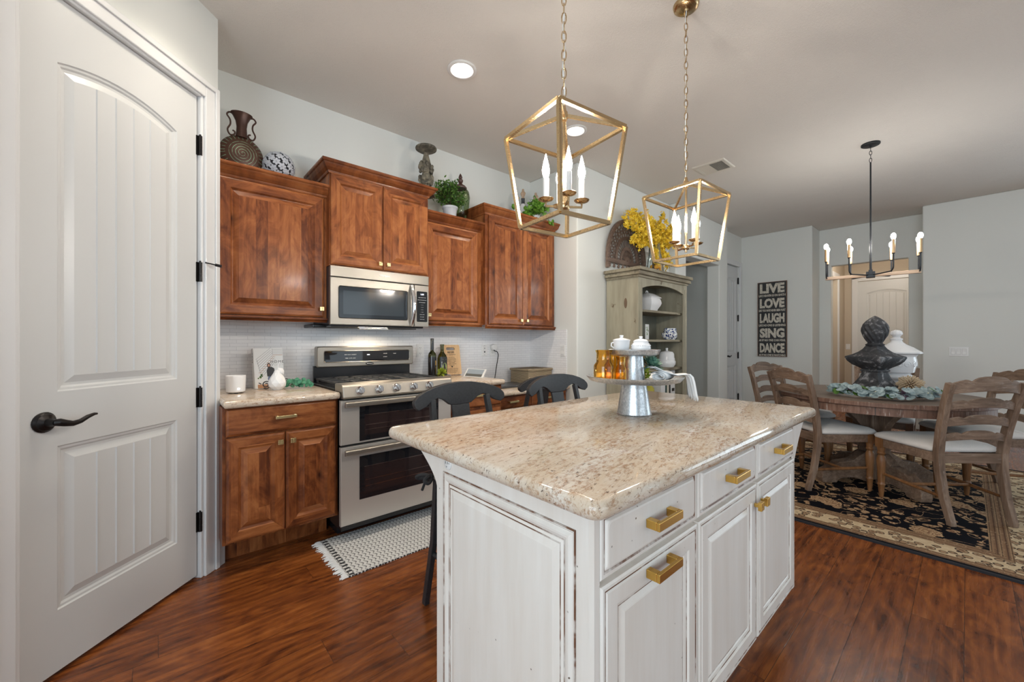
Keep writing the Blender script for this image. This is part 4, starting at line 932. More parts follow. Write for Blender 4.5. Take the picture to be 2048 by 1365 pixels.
# ---------------------------------------------------------------- black stools
def stool(label, x, y, rz, seat=.605, group='black bar stools at the island', name='bar_stool'):
    t = T(name, label, 'stool', (x, y, 0), rz=rz, group=group); dz = seat-.605
    S = M['stool']
    def leg(pts, w=.0145):
        mb = MB(); mb.tube(pts, w*1.3, 4); return mb
    for sx in (-1, 1):
        leg([(sx*.205, -.235, 0), (sx*.205, -.2345, .02), (sx*.188, -.195, .30+dz*.5), (sx*.176, -.185, .60+dz), (sx*.170, -.220, .80+dz), (sx*.162, -.252, .940+dz)]).build('leg', S, t, bevel=.003)
        leg([(sx*.20, .20, 0), (sx*.1995, .1995, .02), (sx*.175, .175, .585+dz)]).build('leg', S, t, bevel=.003)
    mb = MB()
    for z, yy in ((.18, .19), (.30, -.19)): mb.tube([(-.185, yy, z), (.185, yy, z)], .012, 10)
    for sx in (-1, 1): mb.tube([(sx*.187, -.19, .24), (sx*.187, .188, .24)], .012, 10)
    mb.build('stretcher', S, t)
    mb = MB(); rg = []
    for i, zz in ((.012, .578), (0, .590), (0, .603), (.012, .610), (.06, .604)): rg.append([(u, v, zz+dz) for u, v, _ in rrect(-.215+i, -.20+i, .215-i, .215-i, .07-i*.6, 0, 5)])
    mb.loops(rg, [0]*4, lambda u, v, d: (u, v, d)); mb.add(rg[0], [list(range(len(rg[0])))[::-1]]); mb.build('seat', S, t)
    # shaped crest rail, bowed in plan
    top = [(-.266, .012), (-.262, .022), (-.24, .042), (-.20, .060), (-.14, .077), (-.07, .088), (0, .091), (.07, .088), (.14, .077), (.20, .060), (.24, .042), (.262, .022), (.266, .012)]
    bot = [(-.266, .004), (-.262, -.012), (-.243, -.026), (-.205, -.014), (-.172, .010), (-.135, .022), (-.10, .010), (-.062, -.018), (0, -.022), (.062, -.018), (.10, .010), (.135, .022), (.172, .010), (.205, -.014), (.243, -.026), (.262, -.012), (.266, .004)]
    def at(pl_, u):
        for (a, b), (c, d) in zip(pl_, pl_[1:]):
            if a <= u <= c: return b+(d-b)*(u-a)/(c-a)
        return pl_[-1][1]
    us = sorted(set([p[0] for p in top]+[p[0] for p in bot]+[i*.02 for i in range(-13, 14)])); mb = MB(); vs = []
    for u in us:
        yb = -.262+.34*u*u; th = .013
        vs += [(u, yb-th, .925+dz+at(bot, u)), (u, yb+th, .925+dz+at(bot, u)), (u, yb+th-.004, .925+dz+at(top, u)), (u, yb-th-.004, .925+dz+at(top, u))]
    fs = []; n = len(us)
    for i in range(n-1):
        for k in range(4): fs.append((i*4+k, i*4+(k+1) % 4, i*4+4+(k+1) % 4, i*4+4+k))
    fs += [(0, 1, 2, 3), ((n-1)*4+3, (n-1)*4+2, (n-1)*4+1, (n-1)*4)]
    mb.add(vs, fs, 0, True); mb.build('crest_rail', S, t, bevel=.004, ang=50)
    mb = MB(); pr = [(.052, .905), (.050, .86), (.056, .80), (.044, .72), (.050, .62)]
    vs = []
    for u, z in pr: 
        yy = -.262+(.925-z)*.23; vs += [(-u, yy-.007, z+dz), (u, yy-.007, z+dz), (u, yy+.007, z+dz), (-u, yy+.007, z+dz)]
    fs = [(i*4+k, i*4+(k+1) % 4, i*4+4+(k+1) % 4, i*4+4+k) for i in range(4) for k in range(4)]+[(0, 1, 2, 3), (19, 18, 17, 16)]
    mb.add(vs, fs); mb.build('splat', S, t, bevel=.002)
    return t
s1 = stool('black wooden bar stool at the island in front of the range', 1.145, 1.43, R(180))
mb = MB(); mb.tube(smooth([(.20, -.19, .60), (.225, -.215, .608), (.245, -.24, .60), (.235, -.255, .585), (.20, -.215, .59)]), .009, 6); mb.tube(smooth([(.20, -.20, .60), (.225, -.18, .61), (.25, -.17, .598), (.235, -.16, .585), (.20, -.19, .59)]), .008, 6); mb.tube([(.20, -.20, .60), (.215, -.225, .57), (.222, -.24, .53)], .006, 6)
mb.ball((.20, -.20, .598), .014, 10, 6); o = mb.build('cushion_tie', plain('black_cotton', (.02, .02, .022), .95), s1); o['label'] = 'black fabric tie bow'
mb = MB(); rg = []
for i, zz in ((.006, .612), (0, .622), (.004, .634), (.03, .645), (.09, .648)): rg.append([(u, v, zz) for u, v, _ in rrect(-.195+i, -.18+i, .195-i, .195-i, .06-i*.5, 0, 5)])
mb.loops(rg, [0]*4, lambda u, v, d: (u, v, d)); mb.build('seat_cushion', bpy.data.materials['black_cotton'], s1)
stool('black wooden bar stool at the island in front of the desk', 1.865, 1.43, R(180))
stool('dark wooden chair pulled up to the granite kitchen desk', 2.335, 2.50, 0, seat=.535, group=None, name='desk_chair')
# ---------------------------------------------------------------- rugs
rgo = B(3.265, -.42, 0, 6.015, 1.58, .011).build('area_rug', [M['rug']], loc=(4.64, .58, 0)); tag(rgo, 'black and tan floral oriental rug under the dining table', 'rug')
mb = MB(); fr = lambda u, v, d: (u, v, d)
mb.loops([rect(3.250, -.435, 6.03, 1.595, 0, .0), rect(3.250, -.435, 6.03, 1.595, .003, .011), rect(3.250, -.435, 6.03, 1.595, .016, .0125), rect(3.250, -.435, 6.03, 1.595, .022, .008)], [0]*3, fr, fill=False); mb.build('binding', M['rug_edge'], rgo)
rn = B(.745, 2.110, 0, 1.95, 2.60, .007).build('runner_rug', [M['runner']], loc=(1.365, 2.355, 0)); tag(rn, 'black and white zigzag runner with fringe on the floor before the range', 'rug')
mb = MB()
for i in range(62):
    y = 2.113+i*.0079; L = .040+random.uniform(-.012, .016); a = random.uniform(-.006, .006)
    mb.tube([(.747, y, .004), (.747-L*.5, y+a*.4, .006), (.747-L, y+a, .0035)], [.003, .0034, .0022], 5)
mb.build('fringe', M['white_cloth'], rn)
# ---------------------------------------------------------------- dining table
TX, TY, TZ = 4.62, .53, .0128
t = T('dining_table', 'round weathered wood pedestal dining table on the oriental rug', 'dining table', (TX, TY, TZ))
mb = MB(); r = .70
mb.lathe([(0, .735), (r-.006, .735), (r, .739), (r, .766), (r-.006, .770), (0, .770)], (TX, TY, 0), 72, sm=True)
for i, f in enumerate(mb.f):
    zz = [mb.v[k][2] for k in f]; 
    if max(zz)-min(zz) > .001 or min(zz) < .75: mb.mi[i] = 1
mb.build('table_top', [M['ow_top'], M['ow_edge']], t, ang=30)
mb = MB(); mb.lathe([(r-.045, .675), (r-.022, .675), (r-.022, .735), (r-.045, .735), (r-.045, .675)], (TX, TY, 0), 72)
for a in (R(187), R(7)): mb.box(-.001, -.002, .675, .0015, .0025, .735, 1, mat=Matrix.Translation((TX+(r-.0225)*math.cos(a), TY+(r-.0225)*math.sin(a), 0)))
mb.build('apron', [M['ow_edge'], M['grey_slot']], t, ang=30)
ped = Matrix.Translation((TX, TY, TZ))
mb = MB(); mb.box(-.075, -.075, .04, .075, .075, .72, mat=ped @ Matrix.Rotation(R(46), 4, 'Z')); mb.box(-.105, -.105, .30, .105, .105, .345, mat=ped @ Matrix.Rotation(R(46), 4, 'Z')); mb.build('pedestal', M['ow_z'], t, bevel=.006)
foot = [(.06, .0), (.06, .255), (.10, .265), (.15, .235), (.20, .195), (.26, .185), (.32, .175), (.37, .14), (.41, .115), (.455, .095), (.462, .03), (.455, 0), (.34, 0), (.325, .025), (.29, .04), (.20, .045), (.15, .03)]
brk = [(.06, .33), (.085, .35), (.10, .41), (.125, .475), (.17, .54), (.235, .60), (.33, .635), (.43, .645), (.44, .665), (.06, .665)]
for k in range(4):
    m_ = ped @ Matrix.Rotation(R(46+90*k), 4, 'Z')
    mb = MB(); mb.prism(foot, -.042, .042, lambda u, v, d: (u, d, v), mat=m_); mb.build('foot', M['ow_x'], t, bevel=.006)
    mb = MB(); mb.prism(brk, -.03, .03, lambda u, v, d: (u, d, v), mat=m_); mb.build('bracket', M['ow_z'], t, bevel=.005)
# ---------------------------------------------------------------- dining chairs
def dining_chair(label, x, y, face, first=[None]):
    if first[0] is not None:
        c = copy_tree(first[0]); c.location = (x, y, TZ); c.rotation_euler = (0, 0, R(face-90)); c['label'] = label; return c
    t = T('dining_chair', label, 'chair', (x, y, TZ), rz=R(face-90), group='ladder-back chairs around the dining table'); first[0] = t
    for sx in (-1, 1):
        pth = [(sx*.196, -.292, 0), (sx*.196, -.2915, .02), (sx*.200, -.252, .16), (sx*.204, -.226, .34), (sx*.207, -.222, .46), (sx*.214, -.244, .62), (sx*.224, -.284, .80), (sx*.232, -.322, .935)]
        mb = MB(); mb.tube(pth, [.0245, .0250, .027, .0290, .030, .0285, .027, .0255], 4); mb.build('back_post', M['ow_z'], t, bevel=.003)
        mb = MB(); mb.box(sx*.212-.026, .176, .385, sx*.212+.026, .228, .462)
        mb.lathe([(0, 0), (.013, 0), (.0175, .05), (.0205, .085), (.026, .10), (.020, .112), (.0215, .125), (.026, .22), (.0305, .275), (.027, .305), (.019, .325), (.028, .340), (.021, .352), (.025, .372), (.025, .386), (0, .386)], (sx*.212, .202, 0), 18)
        mb.build('leg', M['ow_leg'], t)
    mb = MB(); mb.box(-.19, .188, .392, .19, .216, .455); mb.box(-.19, -.236, .392, .19, -.208, .455)
    for sx in (-1, 1): mb.prism([(-.21, .392), (.19, .392), (.19, .455), (-.21, .455)], sx*.196, sx*.222, lambda u, v, d: (d, u, v))
    mb.build('seat_frame', M['ow_x'], t, bevel=.003)
    mb = MB(); rg = []
    for i, zz in ((.020, .455), (.004, .462), (0, .476), (.010, .492), (.035, .506), (.09, .516), (.16, .519)):
        rr = rrect(-.250+i, -.208+i, .250-i, .252-i, max(.045-i*.2, .012), 0, 4); rg.append([(u*(1-.10*(.25-v)/.46), v, zz) for u, v, _ in rr])
    mb.loops(rg, [0]*6, lambda u, v, d: (u, v, d)); mb.add(rg[0], [list(range(len(rg[0])))[::-1]])
    for i in range(len(mb.sm)): mb.sm[i] = True
    mb.build('seat_cushion', M['linen'], t, ang=60)
    def slat(name, zc, h, hw, yb, crest=False):
        us = [-1, -.95, -.8, -.66, -.60, -.56, -.50, -.44, -.36, -.2, 0, .2, .36, .44, .50, .56, .60, .66, .8, .95, 1]
        tp = {1: -.012, .95: -.011, .8: .002, .66: .010, .60: .006, .56: .000, .50: .004, .44: .014, .36: .022, .2: .028, 0: .030}
        bt = {1: 0, .95: .001, .8: .007, .66: .012, .60: .014, .56: .015, .50: .017, .44: .018, .36: .020, .2: .023, 0: .024}
        vs = []
        for u in us:
            a = abs(u); y = yb-.045*(1-u*u); zt_ = zc+h/2+tp[a]*(1.15 if crest else .9); zb_ = zc-h/2+bt[a]
            vs += [(u*hw, y-.009, zb_), (u*hw, y+.009, zb_), (u*hw, y+.009-.004, zt_), (u*hw, y-.009-.004, zt_)]
        n = len(us); fs = [(i*4+k, i*4+(k+1) % 4, i*4+4+(k+1) % 4, i*4+4+k) for i in range(n-1) for k in range(4)]+[(0, 1, 2, 3), ((n-1)*4+3, (n-1)*4+2, (n-1)*4+1, (n-1)*4)]
        mb = MB(); mb.add(vs, fs); mb.build(name, M['ow_x'], t, bevel=.003)
    slat('crest_rail', .905, .085, .218, -.306, True)
    slat('slat', .785, .060, .212, -.278); slat('slat', .672, .060, .206, -.254); slat('slat', .568, .056, .200, -.234)
    mb = MB()
    for sx in (-1, 1): mb.tube([(sx*.202, -.235, .17), (sx*.208, -.02, .178), (sx*.211, .195, .185)], [.010, .0125, .010], 8)
    mb.tube([(-.207, -.02, .178), (.207, -.02, .178)], .011, 8); mb.build('stretcher', M['ow_leg'], t)
    return t
dining_chair('weathered ladder-back dining chair beside the black rug border on the open side', 4.228, .150, 47)
dining_chair('ladder-back dining chair nearest the island corner with its back to the island', 4.30, .815, -40)
dining_chair('ladder-back dining chair half hidden behind the chair nearest the island', 4.86, 1.16, -110)
dining_chair('ladder-back dining chair behind the finial facing the kitchen', 5.34, .56, 180)
dining_chair('ladder-back dining chair under the triple rocker switch', 5.05, -.04, 125)
# ---------------------------------------------------------------- hutch against the wall
t = T('display_hutch', 'distressed sage green open hutch with an arched top against the wall', 'hutch', (4.04, 2.32, 0))
hx0, hx1, hy0, hy1 = 3.53, 4.555, 2.14, 2.502
B(hx0, hy0, 0, hx0+.03, hy1, 1.86).build('side_panel', M['hutch'], t, bevel=.004); B(hx1-.03, hy0, 0, hx1, hy1, 1.86).build('side_panel', M['hutch'], t, bevel=.004)
B(hx0+.03, hy1-.015, .05, hx1-.03, hy1, 1.86).build('back_panel', M['hutch_in'], t)
for z in (.08, .62, .925, 1.235, 1.538):
    mb = MB(); pts = [(hx0+.03, hy1-.015)]+[(hx0+.03, hy0+.03), (hx0+.14, hy0+.03), (hx0+.19, hy0+.012), (hx1-.19, hy0+.012), (hx1-.14, hy0+.03), (hx1-.03, hy0+.03), (hx1-.03, hy1-.015)]
    mb.prism(pts, z-.024, z, lambda u, v, d: (u, v, d)); mb.build('shelf', M['hutch_dark'], t, bevel=.003)
for a, b in ((hx0, hx0+.075), (hx1-.075, hx1)):
    mb = MB(); mb.box(a, hy0-.012, 0, b, hy0+.008, 1.85); mb.box(a+.018, hy0-.018, .1, b-.030, hy0-.012, 1.80); mb.build('stile', M['hutch'], t, bevel=.003)
mb = MB(); ar = [(hx0+.075, 1.765)]+[(hx0+.075+(hx1-hx0-.15)*i/16, 1.745+.055*(1-abs(2*i/16-1)**2.2)) for i in range(17)]+[(hx1-.075, 1.85), (hx0+.075, 1.85)]
mb.prism(ar[1:], hy0-.008, hy0+.012, lambda u, v, d: (u, d, v)); mb.build('arched_valance', M['hutch'], t, bevel=.002)
mb = MB()
for i, (o_, z0, z1) in enumerate(((.012, 1.848, 1.872), (.034, 1.872, 1.902), (.028, 1.902, 1.912), (.050, 1.912, 1.945))): mb.box(hx0-o_, hy0-.012-o_, z0, hx1+o_, hy1, z1)
mb.build('cornice', M['hutch_dark'], t, bevel=.005)
mb = MB(); mb.ball((hx0-.002, 2.27, 1.60), .02, 12, 8, 0, (.15, .9, 2.6)); mb.build('worn_spot', plain('worn_brown_patch', lin(104, 84, 66), .7), t)
# crockery on the hutch shelves
t = T('lidded_tureen', 'white embossed lidded tureen on the top hutch shelf', 'tureen', (4.02, 2.31, 1.538))
fl = lambda a, z, i: 1/max(abs(math.cos(a)), abs(math.sin(a)))**.75
mb = MB(); mb.lathe([(0, 0), (.075, 0), (.078, .008), (.085, .03), (.108, .07), (.115, .095), (.108, .125), (.098, .145), (0, .145)], (4.02, 2.31, 1.538), 40, flute=fl); mb.build('bowl', M['ceramic'], t)
mb = MB(); mb.lathe([(.112, .145), (.112, .152), (.09, .172), (.05, .196), (.02, .205), (0, .206)], (4.02, 2.31, 1.538), 40, flute=fl); lid = mb.build('lid', M['ceramic'], t)
mb = MB(); mb.tube([(4.0+.02*math.cos(a), 2.31, 1.743+.022*math.sin(a)) for a in [PI*k/8 for k in range(9)]], .006, 8); mb.build('lid_handle', M['ceramic'], lid)
o = MB().box(3.93, 2.285, 1.235, 4.0, 2.291, 1.40).build('botanical_card', M['page']); tag(o, 'small white card with a green botanical print on the hutch shelf', 'card')
mb = MB(); random.seed(3)
for i in range(14): x, z = 3.965+random.uniform(-.02, .02), 1.33+random.uniform(-.045, .05); mb.add([(x-.006, 2.2845, z), (x, 2.2845, z-.008), (x+.006, 2.2845, z), (x, 2.2845, z+.010)], [(0, 1, 2, 3)])
mb.build('leaf_print', M['leaf_light'], o)
def delft():
    q = NT('blue_and_white_glaze'); v = q.obj(); n_ = q.vor(v, 52); k = q.noise(v, 20, 3, .6)
    return q.P(base=q.mix(q.math('MULTIPLY', q.ramp(n_, [(.44, 1.0), (.52, 0.0)]), q.ramp(k, [(.38, 0.0), (.42, 1.0)])), (.76, .77, .76), lin(38, 58, 118)), rough=.12)
M['delft'] = delft()
t = T('milk_pitcher', 'blue and white china pitcher with a square handle on the hutch shelf', 'pitcher', (4.42, 2.26, 1.235))
mb = MB(); mb.lathe([(0, 0), (.058, 0), (.075, .03), (.078, .06), (.070, .10), (.066, .13), (.060, .13), (.064, .10), (0, .02)], (4.42, 2.26, 1.235), 28, flute=lambda a, z, i: 1+(.30 if z > .08 else 0)*max(0, math.cos(a-PI))**8); mb.build('body', M['delft'], t)
mb = MB(); mb.tube([(4.485, 2.26, 1.355), (4.548, 2.26, 1.352), (4.548, 2.26, 1.29), (4.49, 2.26, 1.262)], .010, 4); mb.build('handle', M['ceramic'], t)
mb = MB(); mb.lathe([(0, .005), (.03, .005), (.06, .035), (.066, .075), (.063, .075), (0, .01)], (4.245, 2.20, 1.233), 24); tag(mb.build('sugar_bowl', M['delft']), 'small dark blue patterned bowl in front of the china pitcher', 'bowl')
t = T('lidded_jar', 'white ceramic lidded jar on the lower hutch shelf behind the succulent', 'jar', (4.38, 2.28, .925))
mb = MB(); mb.lathe([(0, 0), (.075, 0), (.095, .03), (.098, .06), (.085, .085), (0, .085)], (4.38, 2.28, .925), 28); mb.build('jar_body', M['ceramic'], t)
mb = MB(); mb.lathe([(.088, .085), (.088, .092), (.082, .11), (.080, .15), (.065, .172), (.02, .182), (.010, .19), (.017, .205), (.010, .216), (0, .218)], (4.38, 2.28, .925), 28); mb.build('lid', M['ceramic'], t)
random.seed(5)
x = 4.10
for lab, wd, h, c in (('white upright book with a red spine mark on the low hutch shelf', .10, .19, (.70, .70, .70)), ('dark green thin book on the low hutch shelf', .03, .20, (.02, .06, .05)), ('cream upright book beside the dark green book', .045, .205, (.66, .62, .52)), ('black slim book between cream and white books', .03, .21, (.03, .03, .03)), ('tall white cookbook with a red fruit bowl on its cover', .10, .27, (.72, .72, .72))):
    tb = T('cookbook', lab, 'book', (x+wd/2, 2.30, .62), group='cookbooks on the low hutch shelf')
    MB().box(x, 2.20, .62, x+wd-.004, 2.40, .62+h).build('cover', plain('book_cover', c, .5), tb, bevel=.002)
    MB().box(x+.003, 2.205, .62+h-.004, x+wd-.007, 2.395, .62+h+.0005).build('pages', M['page'], tb)
    if 'fruit' in lab:
        mb = MB(); mb.lathe([(0, 0), (.036, 0), (0, .001)], seg=20, mat=Matrix.Translation((x+.052, 2.1995, .77)) @ Matrix.Rotation(R(90), 4, 'X')); mb.build('cover_picture', plain('red_fruit_print', lin(132, 40, 34), .5), tb)
        MB().box(x+.02, 2.199, .655, x+.08, 2.1995, .69).build('cover_barcode', M['ink'], tb)
    x += wd+.004
mb = MB(); mb.lathe([(0, 0), (.05, 0), (.06, .05), (.055, .10), (.025, .13), (.02, .16), (0, .16)], (3.95, 2.26, .62), 18); tag(mb.build('yellow_canister', plain('yellow_green_tin', lin(170, 160, 40), .4)), 'yellow and green canister left of the books on the low hutch shelf', 'canister')
# pierced arch panel on the wall above the hutch
t = T('arch_wall_panel', 'carved arched wooden fanlight panel on the wall above the hutch', 'wall decor', (3.885, 2.50, 2.02))
acx, az0, arx, arz = 3.885, 2.095, .375, .455
def ell(s_, a, y=2.485): return (acx+arx*s_*math.cos(a), y, az0+arz*s_*math.sin(a))
def arc_band(mb, s0, s1, y0, y1, a0=0, a1=PI, n=36):
    vs = []; 
    for k in range(n+1):
        a = a0+(a1-a0)*k/n
        for s_ in (s0, s1):
            for y in (y0, y1): vs.append(ell(s_, a, y))
    fs = []
    for k in range(n):
        o = k*4; fs += [(o, o+4, o+6, o+2), (o+1, o+3, o+7, o+5), (o, o+1, o+5, o+4), (o+2, o+6, o+7, o+3)]
    fs += [(0, 2, 3, 1), (n*4, n*4+1, n*4+3, n*4+2)]; mb.add(vs, fs)
M['fan_wood'] = oldwood('carved_brown_wood', 0, lin(78, 62, 52), lin(112, 92, 80), lin(136, 116, 102), .12)
mb = MB(); arc_band(mb, .90, 1.0, 2.468, 2.50); mb.box(acx-arx, 2.470, az0-.045, acx+arx, 2.498, az0-.0005); arc_band(mb, .52, .60, 2.470, 2.498)
mb.box(acx-arx, 2.468, az0-.11, acx-arx+.03, 2.50, az0-.047); mb.box(acx+arx-.03, 2.468, az0-.11, acx+arx, 2.50, az0-.047); mb.build('arch_frame', M['fan_wood'], t, bevel=.003)
mb = MB(); 
for k in range(18):
    a = PI*(k+.5)/18; mb.tube([ell(.10, a), ell(.52, a)], .0042, 4)
arc_band(mb, .26, .34, 2.478, 2.492); arc_band(mb, .02, .12, 2.476, 2.494)
for k in range(17):
    a = PI*(k+.5)/17; p = ell(.75, a); mb.tube([ell(.60, a), ell(.66, a)], .006, 4); mb.tube([ell(.84, a), ell(.90, a)], .006, 4)
    pts = [(p[0]+.032*math.cos(q), 2.485, p[2]+.036*math.sin(q)) for q in [2*PI*j/10 for j in range(10)]]; mb.tube(pts, .006, 4, closed=True); mb.ball(p, .010, 8, 6)
for k in range(9):
    xx = acx-arx+.055+k*.080; mb.tube([(xx, 2.485, az0-.04), (xx, 2.485, az0-.065)], .008, 6); mb.ball((xx, 2.485, az0-.078), .015, 8, 6)
    mb.tube([(xx+.04+.026*math.cos(q), 2.485, az0-.055+.024*math.sin(q)) for q in [PI*j/6 for j in range(7)]], .006, 5)
mb.build('fretwork', M['fan_wood'], t)

# ---------------------------------------------------------------- foliage helpers
def leaf_quad(mb, c, d, n_, L, W, mi=0, fold=.15):
    """pointed oval leaf from base c along d"""
    d = d.normalized(); s = d.cross(n_); s = s.normalized() if s.length > 1e-4 else d.orthogonal().normalized(); n_ = s.cross(d).normalized()
    p = [c, c+d*L*.3+s*W*.5+n_*L*fold*.5, c+d*L*.65+s*W*.42+n_*L*fold, c+d*L+n_*L*fold*.4, c+d*L*.65-s*W*.42+n_*L*fold, c+d*L*.3-s*W*.5+n_*L*fold*.5, c+d*L*.5+n_*L*fold*.2]
    mb.add(p, [(0, 1, 6), (1, 2, 6), (2, 3, 6), (3, 4, 6), (4, 5, 6), (5, 0, 6)], mi, True)
def rdir(up=0.0):
    v = Vector((random.gauss(0, 1), random.gauss(0, 1), random.gauss(0, 1)+up)); return v.normalized()
def bush(center, rad, n, L, W, seed, up=.4, shape=(1, 1, 1), stems=10, base=None):
    random.seed(seed); mb = MB(); st = MB(); c = Vector(center); b = Vector(base or center)
    for i in range(stems):
        d = rdir(up); e = c+Vector((d.x*rad*shape[0], d.y*rad*shape[1], d.z*rad*shape[2]))*random.uniform(.7, 1.0)
        m_ = b.lerp(e, .5)+Vector((0, 0, rad*.15)); st.tube([b, m_, e], [.0022, .0018, .001], 4)
        for k in range(int(n/stems)):
            q = random.uniform(.25, 1.0); p = b.lerp(m_, q*2) if q < .5 else m_.lerp(e, q*2-1)
            leaf_quad(mb, p+rdir()*rad*.16, (rdir(.3)+d*.5), rdir(1), L*random.uniform(.7, 1.25), W*random.uniform(.7, 1.2))
    return mb, st
# ---------------------------------------------------------------- on top of the wall cabinets
t = T('pilgrim_vase', 'flat round bronze vase with green spiral scratches on the first wall cabinet', 'vase', (.40, 2.98, 2.255))
ry = Matrix.Translation((.40, 2.98, 2.372)) @ Matrix.Rotation(R(90), 4, 'X')
mb = MB(); mb.lathe([(0, -.040), (.05, -.036), (.09, -.024), (.112, -.008), (.117, 0), (.112, .008), (.09, .024), (.05, .036), (0, .040)], seg=48, mat=ry); mb.build('body', M['bronze_vase'], t, loc=(.40, 2.98, 2.372), ang=60)
dkb = plain('dark_bronze_metal', lin(70, 46, 38), .4, .35)
mb = MB(); mb.lathe([(.034, .105), (.029, .13), (.027, .17), (.032, .205), (.046, .235), (.058, .252), (.054, .254), (.040, .232), (.026, .2), (0, .19)], (.40, 2.98, 2.372), 28, sy=.8); mb.build('neck', dkb, t)
mb = MB()
for s_ in (-1, 1):
    pts = [(.40+s_*(.042), 2.98, 2.612), (.40+s_*.062, 2.98, 2.618), (.40+s_*.075, 2.98, 2.60), (.40+s_*.060, 2.98, 2.575), (.40+s_*.058, 2.98, 2.545), (.40+s_*.072, 2.98, 2.51), (.40+s_*.060, 2.98, 2.482), (.40+s_*.040, 2.98, 2.487), (.40+s_*.035, 2.98, 2.505), (.40+s_*.047, 2.98, 2.512)]
    mb.tube(smooth(pts), .0048, 8)
mb.build('scroll_handles', dkb, t)
t = T('decorative_ball', 'grey openwork flower ball on the first wall cabinet', 'decorative ball', (.600, 2.96, 2.255))
bc = Vector((.600, 2.96, 2.255+.094)); MB().ball(bc, .080, 20, 12).build('core', plain('dark_ball_inside', (.05, .05, .055), .8), t)
mb = MB(); gold_ang = PI*(3-math.sqrt(5)); N_ = 58
for i in range(N_):
    zz = 1-2*(i+.5)/N_; rr = math.sqrt(1-zz*zz); n_ = Vector((rr*math.cos(gold_ang*i), rr*math.sin(gold_ang*i), zz)); u = n_.orthogonal().normalized(); v = n_.cross(u)
    for k in range(6):
        a = 2*PI*k/6+i; d = u*math.cos(a)+v*math.sin(a); s = n_.cross(d)
        P_ = [(.002, 0), (.010, .0062), (.018, .0072), (.0245, 0), (.018, -.0072), (.010, -.0062)]
        q = []
        for l_, w_ in P_: q.append(bc+(n_*.091+d*l_+s*w_).normalized()*.093)
        q2 = [bc+(p-bc)*.965 for p in q]; m = 6; mb.add(q+q2, [list(range(6))]+[(j, (j+1) % 6, 6+(j+1) % 6, 6+j) for j in range(6)])
    mb.ball(bc+n_*.093, .004, 6, 4)
mb.build('flower_shell', plain('grey_ball_paint', lin(178, 182, 190), .6), t)
t = T('stone_candle_holder', 'grey stone artichoke candle holder on the tall cabinet over the microwave', 'candle holder', (1.667, 2.95, 2.412))
mb = MB(); mb.lathe([(0, 0), (.07, 0), (.07, .02), (.03, .05), (.035, .09), (.05, .13), (.03, .19), (.045, .24), (.030, .30), (.022, .33), (.020, .355), (.035, .362), (.07, .372), (.085, .382), (.087, .392), (.083, .398), (.06, .392), (0, .388)], (1.667, 2.95, 2.412), 26)
random.seed(11)
for i in range(70):
    z = random.choice([.10, .13, .15, .20, .225, .25, .27]); a = random.uniform(0, 2*PI); r_ = {.10: .045, .13: .052, .15: .048, .20: .046, .225: .055, .25: .050, .27: .038}[z]
    mb.ball((1.667+r_*math.cos(a), 2.95+r_*math.sin(a), 2.412+z), random.uniform(.011, .017), 7, 5, 0, (1, 1, 1.3))
mb.build('column', M['grey_stone'], t)
t = T('potted_boxwood', 'leafy green boxwood in a pale grey pot on the narrow lower cabinet', 'plant', (1.885, 2.93, 2.255))
mb = MB(); mb.lathe([(0, 0), (.046, 0), (.050, .01), (.060, .085), (.067, .092), (.067, .108), (.061, .108), (.058, .09), (0, .085)], (1.885, 2.93, 2.255), 28); mb.build('pot', M['pot'], t)
a, b = bush((1.872, 2.93, 2.455), .155, 1500, .026, .015, 21, .5, (1.05, .8, .85), 46, (1.885, 2.93, 2.345)); a.build('foliage', M['leaf'], t, recalc=False); b.build('stems', M['twig'], t)
t = T('ribbed_glass_jar', 'sage green ribbed glass jar with a brown finial lid behind the boxwood', 'jar', (2.06, 3.03, 2.255))
mb = MB(); mb.lathe([(0, .06), (.045, .062), (.064, .10), (.078, .18), (.085, .26), (.075, .31), (.055, .335), (.045, .34)], (2.06, 3.03, 2.255), 40, flute=lambda a, z, i: 1+.018*math.cos(20*a)); mb.build('glass_body', M['sage_glass'], t)
dkw = plain('dark_turned_wood', lin(74, 46, 38), .4)
mb = MB(); mb.lathe([(0, .335), (.055, .335), (.058, .345), (.045, .362), (.022, .376), (.014, .39), (.022, .40), (.024, .415), (.013, .428), (.018, .44), (.010, .462), (0, .478)], (2.06, 3.03, 2.255), 26); mb.build('lid', dkw, t)
mb = MB(); mb.lathe([(0, 0), (.052, 0), (.052, .012), (.022, .026), (.018, .045), (.04, .062), (0, .062)], (2.06, 3.03, 2.255), 26); mb.build('foot', dkw, t)
